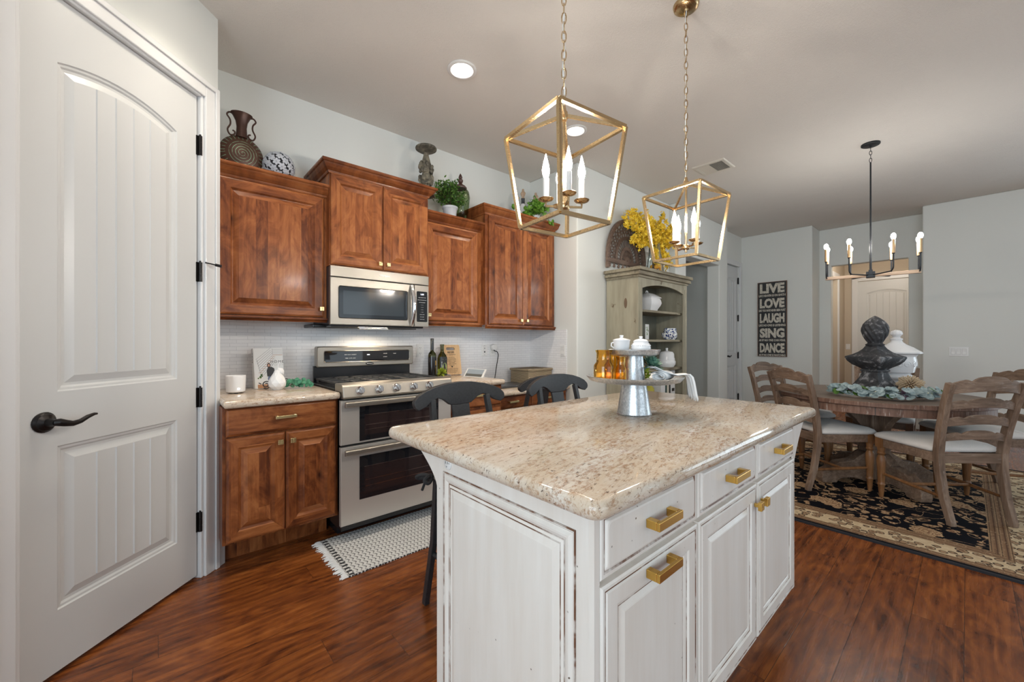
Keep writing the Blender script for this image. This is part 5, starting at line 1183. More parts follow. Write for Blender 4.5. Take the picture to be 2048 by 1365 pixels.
for (x, y, h, r_, lab) in ((2.745, 3.03, .295, .040, 'shortest white bottle with a crown stopper on the last wall cabinet'), (2.86, 3.06, .39, .048, 'tall ribbed white bottle with a crown stopper between two others'), (2.985, 3.0, .365, .056, 'wide cream bottle with a crown stopper beside the corner')):
    tb = T('stoppered_bottle', lab, 'bottle', (x, y, 2.408), group='white bottles on the last wall cabinet')
    f = h/.39; mb = MB(); mb.lathe([(0, 0), (r_*.95, 0), (r_, .02*f), (r_*.98, .12*f), (r_*.72, .19*f), (.019, .235*f), (0, .235*f)], (x, y, 2.408), 24, flute=lambda a, z, i: 1+.02*math.cos(16*a)); mb.build('body', M['ceramic_m'], tb)
    mb = MB(); mb.lathe([(0, .23*f), (.019, .23*f), (.017, .285*f), (.020, .29*f), (0, .29*f)], (x, y, 2.408), 18); mb.build('neck', M['steel_dark'], tb)
    mb = MB(); mb.lathe([(0, .29*f), (.016, .29*f), (.012, .31*f), (.020, .325*f), (.026, .35*f), (.016, .36*f), (.012, .372*f), (.010, .39*f), (0, .392*f)], (x, y, 2.408), 12, flute=lambda a, z, i: 1+.15*math.cos(6*a)); mb.build('stopper', plain('pale_carved_wood', lin(182, 156, 132), .6) if 'pale_carved_wood' not in bpy.data.materials else bpy.data.materials['pale_carved_wood'], tb)
t = T('trailing_fern', 'bright green trailing fern in front of the white bottles', 'plant', (2.85, 2.87, 2.408))
mb = MB(); mb.lathe([(0, 0), (.045, 0), (.055, .06), (.050, .06), (0, .05)], (2.85, 2.87, 2.408), 18); mb.build('pot', M['pot'], t)
a, b = bush((2.86, 2.86, 2.49), .165, 420, .042, .034, 31, .35, (1.2, .6, .85), 22, (2.85, 2.87, 2.455))
random.seed(8)
for (x, y, z) in ((2.90, 2.735, 2.40), (2.93, 2.728, 2.37), (2.95, 2.73, 2.39), (2.60, 2.9, 2.50), (2.58, 2.92, 2.52), (2.93, 2.94, 2.66), (2.92, 2.93, 2.69), (2.95, 2.94, 2.64)):
    for k in range(3): leaf_quad(a, Vector((x, y, z)), rdir(), Vector((0, -1, .4)), .042, .036)
b.tube([(2.86, 2.88, 2.46), (2.90, 2.92, 2.58), (2.93, 2.94, 2.66)], .0015, 4); b.tube([(2.86, 2.86, 2.47), (2.91, 2.76, 2.46), (2.93, 2.735, 2.38)], .0015, 4)
a.build('foliage', M['leaf_light'], t, recalc=False); b.build('stems', M['twig'], t)
# ---------------------------------------------------------------- vase of blossom on the hutch
HZ = 1.945; vx, vy = 4.15, 2.30
t = T('glass_vase', 'tall clear glass vase holding lemons and yellow blossom on the hutch', 'vase', (vx, vy, HZ))
mb = MB(); mb.lathe([(0, 0), (.098, 0), (.104, .006), (.100, .05), (.082, .16), (.066, .26), (.060, .33), (.062, .345), (.058, .345), (.056, .33), (.062, .26), (.078, .16), (.096, .05), (.098, .012), (0, .010)], (vx, vy, HZ), 36); mb.build('vase_body', M['clear'], t)
random.seed(12)
lemon = None
for (dx, dy, dz) in ((-.052, -.03, .040), (.010, -.058, .038), (.060, -.015, .040), (.0, .05, .04), (-.03, -.045, .098), (.040, -.035, .100), (.01, .03, .10), (-.022, -.03, .160), (.030, -.02, .172), (0, .0, .225)):
    if lemon is None:
        mb = MB(); mb.lathe([(0, -.040), (.006, -.037), (.018, -.028), (.027, -.012), (.029, 0), (.027, .012), (.018, .028), (.006, .037), (0, .040)], (0, 0, 0), 16); lemon = o = mb.build('lemon', M['lemon'], loc=(0, 0, 0.0001))
    else: o = lemon.copy(); col.objects.link(o)
    o.location = (vx+dx, vy+dy, HZ+dz); o.rotation_euler = (random.uniform(.9, 1.8), random.uniform(-.6, .6), random.uniform(0, 6.28))
    tag(o, 'yellow lemon inside the tall glass vase on the hutch', 'lemon', 'lemons in the glass vase')
t = T('forsythia_branches', 'bunch of yellow forsythia branches in the glass vase on the hutch', 'flowers', (vx, vy, HZ+.015))
random.seed(44); st = MB(); fl_ = MB(); gl = MB(); b0 = Vector((vx, vy, HZ+.30))
def blossom(p, s_=1.0):
    n_ = rdir(.2); u = n_.orthogonal().normalized(); v = n_.cross(u); a0 = random.uniform(0, 6.28)
    for k in range(4):
        a = a0+k*PI/2; d = u*math.cos(a)+v*math.sin(a); leaf_quad(fl_, p, d+n_*.35, n_, .020*s_, .011*s_, 0, .1)
ends = []
for i in range(50):
    a = random.uniform(0, 2*PI); rx = random.uniform(.02, 1.0)**.5; ends.append(Vector((vx-.02+.58*rx*math.cos(a), vy+.17*rx*math.sin(a), HZ+.40+.36*random.uniform(-.15, 1)*math.sqrt(max(.05, 1-(rx*math.cos(a))**2)))))
ends += [Vector((vx-.44, vy+.02, HZ+.30)), Vector((vx-.38, vy-.03, HZ+.26)), Vector((vx-.40, vy+.03, HZ+.36)), Vector((vx+.24, vy-.02, HZ+.20)), Vector((vx+.30, vy-.04, HZ+.14)), Vector((vx+.21, vy-.03, HZ+.10)), Vector((vx-.12, vy-.08, HZ+.12)), Vector((vx+.36, vy+.02, HZ+.24))]
for e in ends:
    m_ = b0.lerp(e, .5)+Vector((0, 0, .09)); pts = [Vector((vx+random.uniform(-.03, .03), vy+random.uniform(-.03, .03), HZ+.02)), b0+rdir()*.02]
    for k in range(1, 7): q = k/6; pts.append(b0*(1-q)**2+m_*2*q*(1-q)+e*q*q)
    st.tube(pts, [.0035]*2+[.003-.0004*k for k in range(6)], 5)
    for k in range(84):
        q = random.uniform(.22, 1.02); p = b0*(1-q)**2+m_*2*q*(1-q)+e*q*q+rdir()*random.uniform(.004, .040); blossom(p, random.uniform(.8, 1.3))
    for k in range(3):
        q = random.uniform(.3, 1); p = b0*(1-q)**2+m_*2*q*(1-q)+e*q*q; leaf_quad(gl, p, rdir(), rdir(1), .03, .014)
st.build('branches', M['twig'], t); fl_.build('blossoms', M['forsythia'], t, recalc=False); gl.build('leaves', M['leaf'], t, recalc=False)
# ---------------------------------------------------------------- LIVE LOVE LAUGH sign
t = T('word_sign', 'tall black sign reading LIVE LOVE LAUGH SING DANCE on the wall', 'sign', (7.40, 2.07, .975))
def signm():
    q = NT('worn_black_board'); v = q.rcoord(); n_ = q.noise(v, 30, 5, .7)
    return q.P(base=q.ramp(n_, [(.4, (.016, .017, .02)), (.62, (.03, .031, .034)), (.70, (.09, .088, .08))]), rough=.6)
def letm():
    q = NT('worn_cream_lettering'); v = q.obj(); n_ = q.noise(v, 38, 5, .75)
    return q.P(base=q.ramp(n_, [(.36, lin(92, 88, 82)), (.46, lin(196, 190, 176)), (.7, lin(208, 202, 190))]), rough=.6)
M['sign'] = signm(); M['sign_letter'] = letm()
B(7.382, 1.872, .975, 7.41, 2.272, 2.165).build('board', M['sign'], t)
mb = MB(); fw = lambda u, v, d: (7.382-d, u, v); mb.loops([rect(1.868, .971, 2.276, 2.169, 0, -.02), rect(1.868, .971, 2.276, 2.169, 0, .003), rect(1.868, .971, 2.276, 2.169, .008, .003), rect(1.868, .971, 2.276, 2.169, .008, -.001)], [0]*3, fw, fill=False); mb.build('edge_frame', plain('rusty_frame', lin(112, 84, 66), .6), t)
for i, (a_, b_) in enumerate((('LIVE', 'LIKE HEAVEN IS ON EARTH'), ('LOVE', 'LIKE YOU HAVE NEVER BEEN HURT'), ('LAUGH', 'LIKE NO ONE IS LISTENING'), ('SING', 'AS IF NO ONE CAN HEAR'), ('DANCE', 'AS IF NO ONE IS WATCHING'))):
    zc = 2.065-.239*i
    for s_, z, hgt, wid, bold in ((a_, zc, .155, .345, .006), (b_, zc-.115, .036, .37, .001)):
        o = text('lettering', s_, hgt*1.40, M['sign_letter'], t, (7.3812, 2.072, z), FACE_W, .0008, bold=bold*1.9)
        w_ = max(v.co.x for v in o.data.vertices)-min(v.co.x for v in o.data.vertices); h_ = max(v.co.y for v in o.data.vertices)-min(v.co.y for v in o.data.vertices); cy_ = (max(v.co.y for v in o.data.vertices)+min(v.co.y for v in o.data.vertices))/2; cx_ = (max(v.co.x for v in o.data.vertices)+min(v.co.x for v in o.data.vertices))/2
        for v in o.data.vertices: v.co.x = (v.co.x-cx_)*wid/w_; v.co.y = (v.co.y-cy_)*hgt/h_
# ---------------------------------------------------------------- left counter
CT = .9145
t = T('wax_warmer', 'white textured ceramic wax warmer with a glowing dot on the worktop', 'wax warmer', (.352, 2.84, CT))
mb = MB(); mb.lathe([(0, .006), (.040, .006), (.0475, .012), (.050, .085), (.051, .098), (.050, .104), (.046, .104), (.044, .094), (0, .09)], (.352, 2.84, CT), 48, flute=lambda a, z, i: 1+.010*math.cos(9*a+z*110)); mb.build('body', M['ceramic_m'], t)
mb = MB()
for a in range(3): mb.lathe([(0, 0), (.009, 0), (.009, .008), (0, .008)], (.352+.028*math.cos(a*2.1+.5), 2.84+.028*math.sin(a*2.1+.5), CT), 10)
mb.build('feet', M['black'], t)
mb = MB(); mb.ball((.3595, 2.7925, CT+.028), .0065, 10, 6, 0, (1, .4, .8)); mb.build('light_dot', emis('lit_dot', (1, .97, .9), 6), t)
bk = T('coffee_table_book', 'pale book titled HOME BODY leaning on the tile beside the pear', 'book', (.555, 2.985, CT), rz=R(4))
Lm = Matrix.Rotation(R(-12), 4, 'X')
bw, bh, bt = .172, .262, .034
mb = MB(); mb.box(-bw/2, 0, .002, bw/2, .003, .002+bh, mat=Lm); mb.box(-bw/2, bt-.003, .002, bw/2, bt, .002+bh, mat=Lm); mb.box(-bw/2, 0, .002, -bw/2+.003, bt, .002+bh, mat=Lm); cov = mb.build('cover', M['page'], bk)
mb = MB(); mb.box(-bw/2+.003, .003, .006, bw/2-.004, bt-.003, bh-.002, mat=Lm); mb.build('pages', plain('book_pages', (.72, .70, .66), .8), bk)
def onc(u, v, d=.0004): return Lm @ Vector((u, -d, v))
M['stair'] = plain('printed_wood_tone', lin(190, 140, 104), .6); M['grey_print'] = plain('printed_dark_grey', (.035, .035, .04), .6)
mb = MB()
for i in range(9): mb.tube([onc(-.072+i*.0035, .19-i*.0145), onc(.012+i*.004, .262-i*.0105)], .0006, 4)
for i in range(4): mb.tube([onc(.026, .255-i*.010), onc(.083, .255-i*.010)], .0006, 4)
mb.tube([onc(-.066, .19), onc(-.05, .10)], .0006, 4); mb.tube([onc(.025, .26), onc(.025, .222)], .0006, 4); mb.build('cover_railing_print', M['grey_print'], bk)
mb = MB()
for i in range(9):
    u, v = -.056+i*.0098, .103+i*.0128; mb.add([onc(u-.004, v), onc(u+.018, v), onc(u+.018, v+.002), onc(u-.004, v+.002)], [(0, 1, 2, 3)])
mb.add([onc(.026, .216), onc(.083, .216), onc(.083, .2185), onc(.026, .2185)], [(0, 1, 2, 3)]); mb.add([onc(-.068, .004), onc(-.008, .004), onc(-.008, .028), onc(-.068, .028)], [(0, 1, 2, 3)]); mb.build('cover_stair_print', M['stair'], bk)
def blob(pts, m, name, d=.0006):
    mb = MB(); mb.add([onc(u, v, d) for u, v in pts], [list(range(len(pts)))]); return mb.build(name, m, bk)
blob([(-.012, .078), (.026, .074), (.033, .105), (.030, .130), (.014, .140), (-.006, .135), (-.014, .118)], M['grey_print'], 'cover_sweater_print')
blob([(.000, .030), (.010, .030), (.030, .062), (.028, .078), (-.006, .078), (-.010, .062)], plain('printed_denim', lin(96, 108, 136), .6), 'cover_jeans_print', .0007)
blob([(-.008+.0105*math.cos(a)+.008, .150+.016*math.sin(a)) for a in [2*PI*k/12 for k in range(12)]], plain('printed_hair', lin(62, 44, 36), .6), 'cover_hair_print', .0005)
blob([(.000+.006*math.cos(a), .150+.009*math.sin(a)) for a in [2*PI*k/12 for k in range(12)]], plain('printed_skin', lin(206, 158, 134), .6), 'cover_face_print', .0008)
mb = MB(); random.seed(2)
for i in range(12): u, v = -.052+random.uniform(-.012, .012), .078+random.uniform(-.012, .014); mb.add([onc(u-.005, v, .0007), onc(u, v-.004, .0007), onc(u+.005, v, .0007), onc(u, v+.005, .0007)], [(0, 1, 2, 3)])
mb.build('cover_plant_print', M['leaf'], bk)
text('title_lettering', 'HOME', .024, M['grey_print'], bk, tuple(onc(.050, .172)), (R(90-12), 0, 0), .0003, space=1.3); text('title_lettering', 'BODY', .020, plain('pale_grey_print', (.52, .52, .52), .6), bk, tuple(onc(.050, .152)), (R(90-12), 0, 0), .0003, space=1.6)
text('spine_lettering', 'HOME', .019, M['grey_print'], bk, tuple(Lm @ Vector((-bw/2-.0005, bt/2, .205))), (R(90), R(90), R(-90)), .0003, space=1.4)
t = T('iron_easel', 'black wrought iron scroll easel holding the leaning book', 'book easel', (.555, 2.95, CT))
mb = MB()
def spiral(cx, y, cz, r0, s_, turns=1.6, n=26): return [(cx+s_*r0*(1-.72*k/n)*math.cos(2*PI*turns*k/n-PI/2), y, cz+r0*(1-.72*k/n)*math.sin(2*PI*turns*k/n-PI/2)) for k in range(n+1)]
mb.tube(spiral(.524, 2.935, CT+.030, .026, 1), .0035, 6); mb.tube(spiral(.640, 2.945, CT+.040, .024, -1), .0035, 6)
mb.tube([(.524, 2.935, CT+.004), (.52, 3.0, CT+.004), (.555, 3.10, CT+.004)], .0035, 6); mb.tube([(.64, 2.945, CT+.016), (.62, 3.0, CT+.006), (.555, 3.10, CT+.004), (.555, 3.10, CT+.16)], .0035, 6); mb.tube([(.498, 2.94, CT+.035), (.485, 2.945, CT+.042)], .003, 6)
mb.build('scroll_stand', M['iron'], t)
t = T('ceramic_pear', 'white faceted ceramic pear in front of the leaning book', 'ornament', (.572, 2.868, CT))
mb = MB(); prof = [(.026, 0), (.047, .022), (.052, .045), (.042, .072), (.022, .105), (.015, .122), (0, .126)]; vs = []
for i, (r_, z) in enumerate(prof[:-1]):
    for k in range(8): a = 2*PI*(k+.5*(i % 2))/8; vs.append((.572+r_*math.cos(a), 2.868+r_*math.sin(a), CT+z))
vs.append((.572, 2.868, CT+.127)); fs = [list(range(8))[::-1]]
for i in range(5):
    for k in range(8):
        a, b, c, d = i*8+k, i*8+(k+1) % 8, (i+1)*8+k, (i+1)*8+(k+1) % 8
        fs += [(a, b, c), (b, d, c)] if i % 2 == 0 else [(a, b, d), (a, d, c)]
for k in range(8): fs.append((40+k, 40+(k+1) % 8, 48))
mb.add(vs, fs); mb.build('body', M['ceramic_m'], t)
mb = MB(); mb.tube([(.572, 2.868, CT+.122), (.576, 2.866, CT+.15), (.586, 2.862, CT+.175)], [.0045, .0035, .003], 6); mb.build('stem', M['ceramic_m'], t)
mb = MB(); leaf_quad(mb, Vector((.576, 2.864, CT+.138)), Vector((.5, -.1, -.75)), Vector((.3, -1, 0)), .055, .034, 0, .08); o = mb.build('leaf', M['ceramic_m'], t, solid=.003)
t = T('eucalyptus_sprig', 'green eucalyptus sprig lying on the worktop beside the range', 'foliage', (.69, 2.88, CT))
random.seed(9); mb = MB(); st = MB(); st.tube([(.60, 2.90, CT+.008), (.67, 2.87, CT+.03), (.74, 2.86, CT+.025), (.78, 2.86, CT+.04)], .0018, 5)
for i in range(40):
    q = random.uniform(0, 1); c = Vector((.61+.16*q, 2.885-.03*q+random.uniform(-.03, .03), CT+.016+random.uniform(0, .07)*(1-abs(q-.45)*1.3)))
    d = rdir(.2); n_ = Vector((random.uniform(-.5, .5), -1, random.uniform(0, .8))).normalized(); u = n_.orthogonal().normalized(); v = n_.cross(u); r_ = random.uniform(.011, .017)
    mb.add([c+u*r_*math.cos(2*PI*k/9)+v*r_*.9*math.sin(2*PI*k/9) for k in range(9)]+[c-n_*.002], [(k, (k+1) % 9, 9) for k in range(9)], 0, True)
mb.build('leaves', M['euca_g'], t, recalc=False); st.build('stem', M['twig'], t)
# ---------------------------------------------------------------- right counter
o = MB(); o.loops([rrect(1.665, 2.90, 1.895, 3.02, .055, z, 6) if i == 0 else rrect(1.665-i, 2.90-i, 1.895+i, 3.02+i, .055+i, z, 6) for i, z in ((0, CT+.001), (.006, CT+.004), (.010, CT+.014), (.008, CT+.016), (.002, CT+.006))], [0]*4, lambda u, v, d: (u, v, d)); o.add([(p[0], p[1], CT+.001) for p in rrect(1.665, 2.90, 1.895, 3.02, .055, 0, 6)], [list(range(28))[::-1]])
tag(o.build('bottle_tray', M['chrome']), 'small oval metal tray under the oil bottles', 'tray')
TY0 = CT+.0072
t = T('wine_bottle', 'slim tall dark bottle with a gold label on the metal tray', 'bottle', (1.735, 2.97, TY0))
mb = MB(); mb.lathe([(0, 0), (.032, 0), (.034, .006), (.034, .175), (.030, .195), (.016, .212), (.0135, .23), (.0135, .30), (0, .30)], (1.735, 2.97, TY0), 26); mb.build('glass', M['green_glass'], t)
mb = MB(); mb.lathe([(0, .0), (.0142, .0), (.0142, .10), (.0135, .102), (0, .102)], (1.735, 2.97, TY0+.218), 20); mb.build('foil_cap', M['black'], t)
mb = MB(); mb.lathe([(.0338, .004), (.0343, .004), (.0343, .165), (.0338, .165)], (1.735, 2.97, TY0), 26); mb.build('dark_contents_band', plain('dark_wine', (.012, .010, .010), .12), t)
gl_ = plain('gold_print', lin(196, 160, 84), .4, .6)
mb = MB(); mb.lathe([(.0346, .095), (.0349, .095), (.0349, .135), (.0346, .135)], (1.735, 2.97, TY0), 10, a0=R(-72), a1=R(-36)); mb.lathe([(.0346, .02), (.0349, .02), (.0349, .085), (.0346, .085)], (1.735, 2.97, TY0), 4, a0=R(-64), a1=R(-56)); mb.build('label', gl_, t)
t = T('oil_bottle', 'wide avocado oil bottle with an avocado on its label', 'bottle', (1.828, 2.965, TY0))
mb = MB(); mb.lathe([(0, 0), (.040, 0), (.042, .006), (.042, .150), (.036, .175), (.020, .198), (.0155, .21), (.0155, .255), (.018, .257), (.018, .27), (0, .27)], (1.828, 2.965, TY0), 28); mb.build('glass', M['green_glass'], t)
mb = MB(); mb.lathe([(.0424, .012), (.0428, .012), (.0428, .165), (.0424, .148)], (1.828, 2.965, TY0), 18, a0=R(-150), a1=R(-30)); lb = mb.build('label', plain('black_label', (.014, .016, .016), .4), t)
def cyl(a, z, r_=.0432): return (1.828+r_*math.cos(R(a)), 2.965+r_*math.sin(R(a)), TY0+z)
def patch(pts, m, name):
    mb = MB(); mb.add([cyl(a, z) for a, z in pts], [list(range(len(pts)))]); return mb.build(name, m, lb)
patch([(-88+26*math.cos(q), .078+.032*math.sin(q)*(1+.12*math.sin(q))) for q in [2*PI*k/18 for k in range(18)]], plain('avocado_green', lin(186, 206, 120), .5), 'avocado_print')
mb = MB(); mb.add([cyl(-82+9*math.cos(q), .07+.011*math.sin(q), .0437) for q in [2*PI*k/12 for k in range(12)]], [list(range(12))]); mb.build('stone_print', plain('avocado_stone', lin(70, 44, 30), .5), lb)
patch([(-112, .140), (-70, .140), (-70, .146), (-112, .146)], M['page'], 'label_band'); patch([(-104, .022), (-66, .022), (-66, .030), (-104, .030)], plain('pale_green_print', lin(196, 220, 150), .5), 'label_band')
text('label_lettering', 'AVOCADO OIL', .012, M['page'], lb, cyl(-124, .085, .0436), (R(90), R(-90), R(-34)), .0002)
t = T('faux_succulent', 'small yellow-green succulent in front of the oil bottles', 'plant', (1.79, 2.905, CT+.016))
random.seed(6); mb = MB()
for i in range(70): d = rdir(.5); leaf_quad(mb, Vector((1.79, 2.905, CT+.030))+d*.010+Vector((0, 0, .012)), d, rdir(1), .035, .014, 0, .1)
mb.build('leaves', M['succ_y'], t, recalc=False)
t = T('recipe_board', 'pale wooden cutting board printed RECIPE for a Special Mom', 'cutting board', (2.0, 3.06, CT), rz=0)
Lb = Matrix.Rotation(R(-10), 4, 'X'); W2, H2 = .098, .275
mb = MB(); outl = rrect(-W2, .002, W2, H2, .014, 0, 4); slot = rrect(-.046, H2-.050, .046, H2-.024, .012, 0, 4)
fb = lambda u, v, d: tuple(Lb @ Vector((u, -d, v)))
def ringd(l, d): return [(u, v, d) for u, v, _ in l]
mb.loops([ringd(slot, -.014), ringd(outl, -.014), ringd(outl, 0), ringd(slot, 0), ringd(slot, -.014)], [0]*4, fb, fill=False); mb.build('board', M['maple'], t, bevel=.0015)
for z, s_, h_ in ((.205, 'RECIPE', .023), (.185, 'for a Special Mom', .0135), (.160, '1 heart full of love', .0095), (.148, '2 cups of understanding', .0095), (.136, 'A large pinch of patience', .0095), (.124, '3 heaping cups of giggles', .0095), (.112, 'A cup of laughter', .0095), (.100, 'A sprinkle of generosity', .0095), (.088, 'A dash of fun', .0095), (.074, '\u2665', .016), (.058, 'Mix well. Sprinkle with kindness', .0095), (.046, 'and plenty of hugs. Bake with', .0095), (.034, 'warmth. Serve with smiles', .0095), (.022, 'every day of the year', .0095)):
    text('lettering', s_, h_, M['ink'], t, tuple(Lb @ Vector((0, -.0004, z))), (R(80), 0, 0), .0003, bold=.0006 if h_ > .02 else 0)
t = T('smart_display', 'white-framed tablet display leaning low at the end of the worktop', 'tablet', (2.05, 2.77, CT))
mb = MB(); a, b, c, d = Vector((1.985, 2.875, CT+.001)), Vector((2.025, 2.66, CT+.001)), Vector((2.075, 2.67, CT+.068)), Vector((2.035, 2.885, CT+.068)); n_ = (b-a).cross(d-a).normalized()
n_ = -n_ if n_.x > 0 else n_
mb.add([a, b, c, d, a-n_*.008, b-n_*.008, c-n_*.008, d-n_*.008], [(0, 1, 2, 3), (7, 6, 5, 4), (0, 4, 5, 1), (1, 5, 6, 2), (2, 6, 7, 3), (3, 7, 4, 0)]); mb.add([(2.03, 2.85, CT), (2.05, 2.70, CT), (2.09, 2.71, CT), (2.07, 2.86, CT), (2.065, 2.775, CT+.045)], [(0, 1, 2, 3), (0, 1, 4), (1, 2, 4), (2, 3, 4), (3, 0, 4)]); mb.build('case', M['white_plastic'], t, bevel=.001)
cc = (a+b+c+d)/4; q = [cc+(p-cc)*.86+n_*.0012 for p in (a, b, c, d)]; h0 = q[0].lerp(q[3], .35); h1 = q[1].lerp(q[2], .35)
mb = MB(); mb.add([h0, h1, q[2], q[3]], [(0, 1, 2, 3)]); mb.build('screen', plain('grey_sky_screen', lin(138, 146, 152), .15, em=lin(138, 146, 152), es=.25), t)
mb = MB(); mb.add([q[0], q[1], h1, h0], [(0, 1, 2, 3)]); mb.build('screen_foreground', plain('grey_field_screen', lin(92, 92, 88), .15, em=lin(92, 92, 88), es=.2), t)
t = T('laptop', 'closed dark grey laptop on the granite desk top', 'laptop', (2.52, 2.93, .786))
MB().box(2.33, 2.80, .789, 2.70, 3.06, .800).build('base', plain('laptop_grey', (.10, .10, .105), .35, .6), t, bevel=.003); MB().box(2.33, 2.80, .8005, 2.70, 3.06, .808).build('lid', bpy.data.materials['laptop_grey'], t, bevel=.003)
t = T('storage_basket', 'woven seagrass lidded basket on the desk in the corner', 'basket', (2.88, 2.95, .786))
MB().box(2.72, 2.83, .786, 3.055, 3.10, .925).build('basket_body', M['jute'], t, bevel=.012); MB().box(2.712, 2.822, .922, 3.062, 3.108, .945).build('lid', M['jute'], t, bevel=.008)
# ---------------------------------------------------------------- tiered stand on the island
SX, SY, SZ = 1.49, .9186, .9165
RV = Vector((.749, -.6626, 0)); FV = Vector((.6626, .749, 0))
def at_stand(lat, dep): return Vector((SX, SY, 0))+RV*lat+FV*dep
t = T('tiered_stand', 'two-tier galvanised metal cake stand on the island top', 'cake stand', (SX, SY, SZ))
mb = MB(); mb.lathe([(0, 0), (.070, 0), (.071, .003), (.068, .005), (.066, .02), (.048, .134), (0, .134)], (SX, SY, SZ), 48); mb.build('lower_pedestal', M['galv'], t)
plate = lambda r_, z: [(0, z), (r_*.80, z), (r_*.93, z+.006), (r_*.985, z+.019), (r_, z+.022), (r_*1.005, z+.025), (r_*.985, z+.0255), (r_*.92, z+.010), (r_*.80, z+.004), (0, z+.004)]
mb = MB(); mb.lathe(plate(.194, .134), (SX, SY, SZ), 64); mb.build('lower_plate', M['galv'], t)
mb = MB(); mb.lathe([(0, .1385), (.046, .1385), (.046, .142), (.044, .146), (.0365, .243), (0, .243)], (SX, SY, SZ), 40); mb.build('upper_pedestal', M['galv'], t)
mb = MB(); mb.lathe(plate(.104, .243), (SX, SY, SZ), 48); mb.build('upper_plate', M['galv'], t)
PZ = SZ+.2475
c = at_stand(-.052, .0); t = T('sugar_jar', 'white fluted lidded jar with a small handle on the upper cake stand plate', 'jar', (c.x, c.y, PZ))
mb = MB(); mb.lathe([(0, 0), (.026, 0), (.028, .004), (.033, .045), (.034, .055), (.0345, .058), (0, .058)], (c.x, c.y, PZ), 36, flute=lambda a, z, i: 1+.012*math.cos(14*a)); mb.build('jar_body', M['ceramic'], t)
mb = MB(); mb.lathe([(.0355, .058), (.0355, .061), (.026, .065), (.010, .068), (.005, .071), (.0085, .076), (.0075, .080), (0, .0805)], (c.x, c.y, PZ), 30); mb.build('lid', M['ceramic'], t)
h = c-RV*.033; mb = MB(); mb.tube([h+Vector((0, 0, PZ+.050)), h-RV*.009+Vector((0, 0, PZ+.047)), h-RV*.010+Vector((0, 0, PZ+.035)), h+RV*.003+Vector((0, 0, PZ+.026))], .003, 6); mb.build('handle', M['ceramic'], t)
c = at_stand(.026, -.008); t = T('round_jar', 'round white lidded jar with a beaded band on the upper cake stand plate', 'jar', (c.x, c.y, PZ))
mb = MB(); mb.lathe([(0, 0), (.028, 0), (.030, .003), (.0385, .018), (.0395, .028), (.036, .042), (.030, .050), (.029, .053), (0, .053)], (c.x, c.y, PZ), 36)
for k in range(26): a = 2*PI*k/26; mb.ball((c.x+.0375*math.cos(a), c.y+.0375*math.sin(a), PZ+.0375), .0022, 6, 4)
mb.build('jar_body', M['ceramic'], t)
mb = MB(); mb.lathe([(.0305, .052), (.031, .055), (.024, .061), (.010, .065), (.005, .067), (.0085, .072), (.006, .0755), (0, .076)], (c.x, c.y, PZ), 30); mb.build('lid', M['ceramic'], t)
LZ = SZ+.1385
def amber(lat, dep, h_, r_, lab):
    c = at_stand(lat, dep); mb = MB(); f = h_/.13
    mb.lathe([(0, 0), (r_*.9, 0), (r_, .004), (r_, .062*f), (r_*.96, .068*f), (r_*.74, .080*f), (r_*.72, .118*f), (r_*.82, .124*f), (r_*.84, .13*f), (r_*.78, .13*f), (r_*.66, .118*f), (r_*.68, .080*f), (r_*.9, .064*f), (r_*.92, .006), (0, .005)], (c.x, c.y, LZ), 40, flute=lambda a, z, i: 1+(.012 if i in (2, 3) else 0)*math.cos(12*a))
    o = mb.build('amber_vase', M['amber']); return tag(o, lab, 'glass vase', 'amber glass bottles on the cake stand')
amber(-.130, -.02, .128, .041, 'largest amber glass vase at the outer edge of the lower cake stand plate')
amber(-.068, .075, .122, .038, 'amber glass vase half hidden behind the front amber vase')
amber(-.058, -.012, .100, .026, 'small amber vase between the large amber vase and the stand pedestal')
amber(.042, .088, .098, .036, 'amber glass vase behind the pedestal beside the succulent')
t = T('artificial_succulent', 'green and yellow succulent head on the lower cake stand plate', 'plant', tuple(at_stand(.085, .06)+Vector((0, 0, LZ))))
random.seed(14); mb = MB(); yy = MB(); c = at_stand(.085, .055)+Vector((0, 0, LZ+.058)); ax = (RV*.55+Vector((0, 0, 1))-FV*.35).normalized()
for i in range(46):
    q = i/45; a = i*2.399; u = ax.orthogonal().normalized(); v = ax.cross(u); d = (u*math.cos(a)+v*math.sin(a))*(.25+.95*q)+ax*(1.05-.95*q)
    d.normalize(); L = .040+.022*q; s = d.cross(ax).normalized() if d.cross(ax).length > .01 else u; n_ = s.cross(d)
    b_ = c+d*.006; W = .0105
    mb.add([b_-s*W*.5, b_+s*W*.5, b_+d*L*.55+s*W, b_+d*L*.82+s*W*.6, b_+d*L, b_+d*L*.82-s*W*.6, b_+d*L*.55-s*W, b_+d*L*.5-n_*.005, b_+d*L*.5+n_*.002], [(0, 1, 8), (1, 2, 8), (2, 3, 8), (3, 4, 8), (4, 5, 8), (5, 6, 8), (6, 0, 8), (1, 0, 7), (2, 1, 7), (3, 2, 7), (4, 3, 7), (5, 4, 7), (6, 5, 7), (0, 6, 7)], 0, False)
mb.tube([at_stand(.02, .03)+Vector((0, 0, LZ+.006)), at_stand(.04, .04)+Vector((0, 0, LZ+.03)), c], [.009, .010, .008], 8)
mb.build('rosette', M['succ'], t)
for i in range(30): leaf_quad(yy, at_stand(.05, .02)+Vector((0, 0, LZ+.024))+rdir()*.014, rdir(.3), rdir(1), .024, .010)
yy.build('yellow_sprig', M['succ_y'], t, recalc=False)
t = T('tea_towel', 'rolled white cotton towel hanging over the rim of the cake stand', 'towel', tuple(at_stand(.11, -.04)+Vector((0, 0, LZ))))
mb = MB(); n = 64; ax0, ax1 = -.055, .045           # spiral roll, axis mostly along the view direction
pth = []
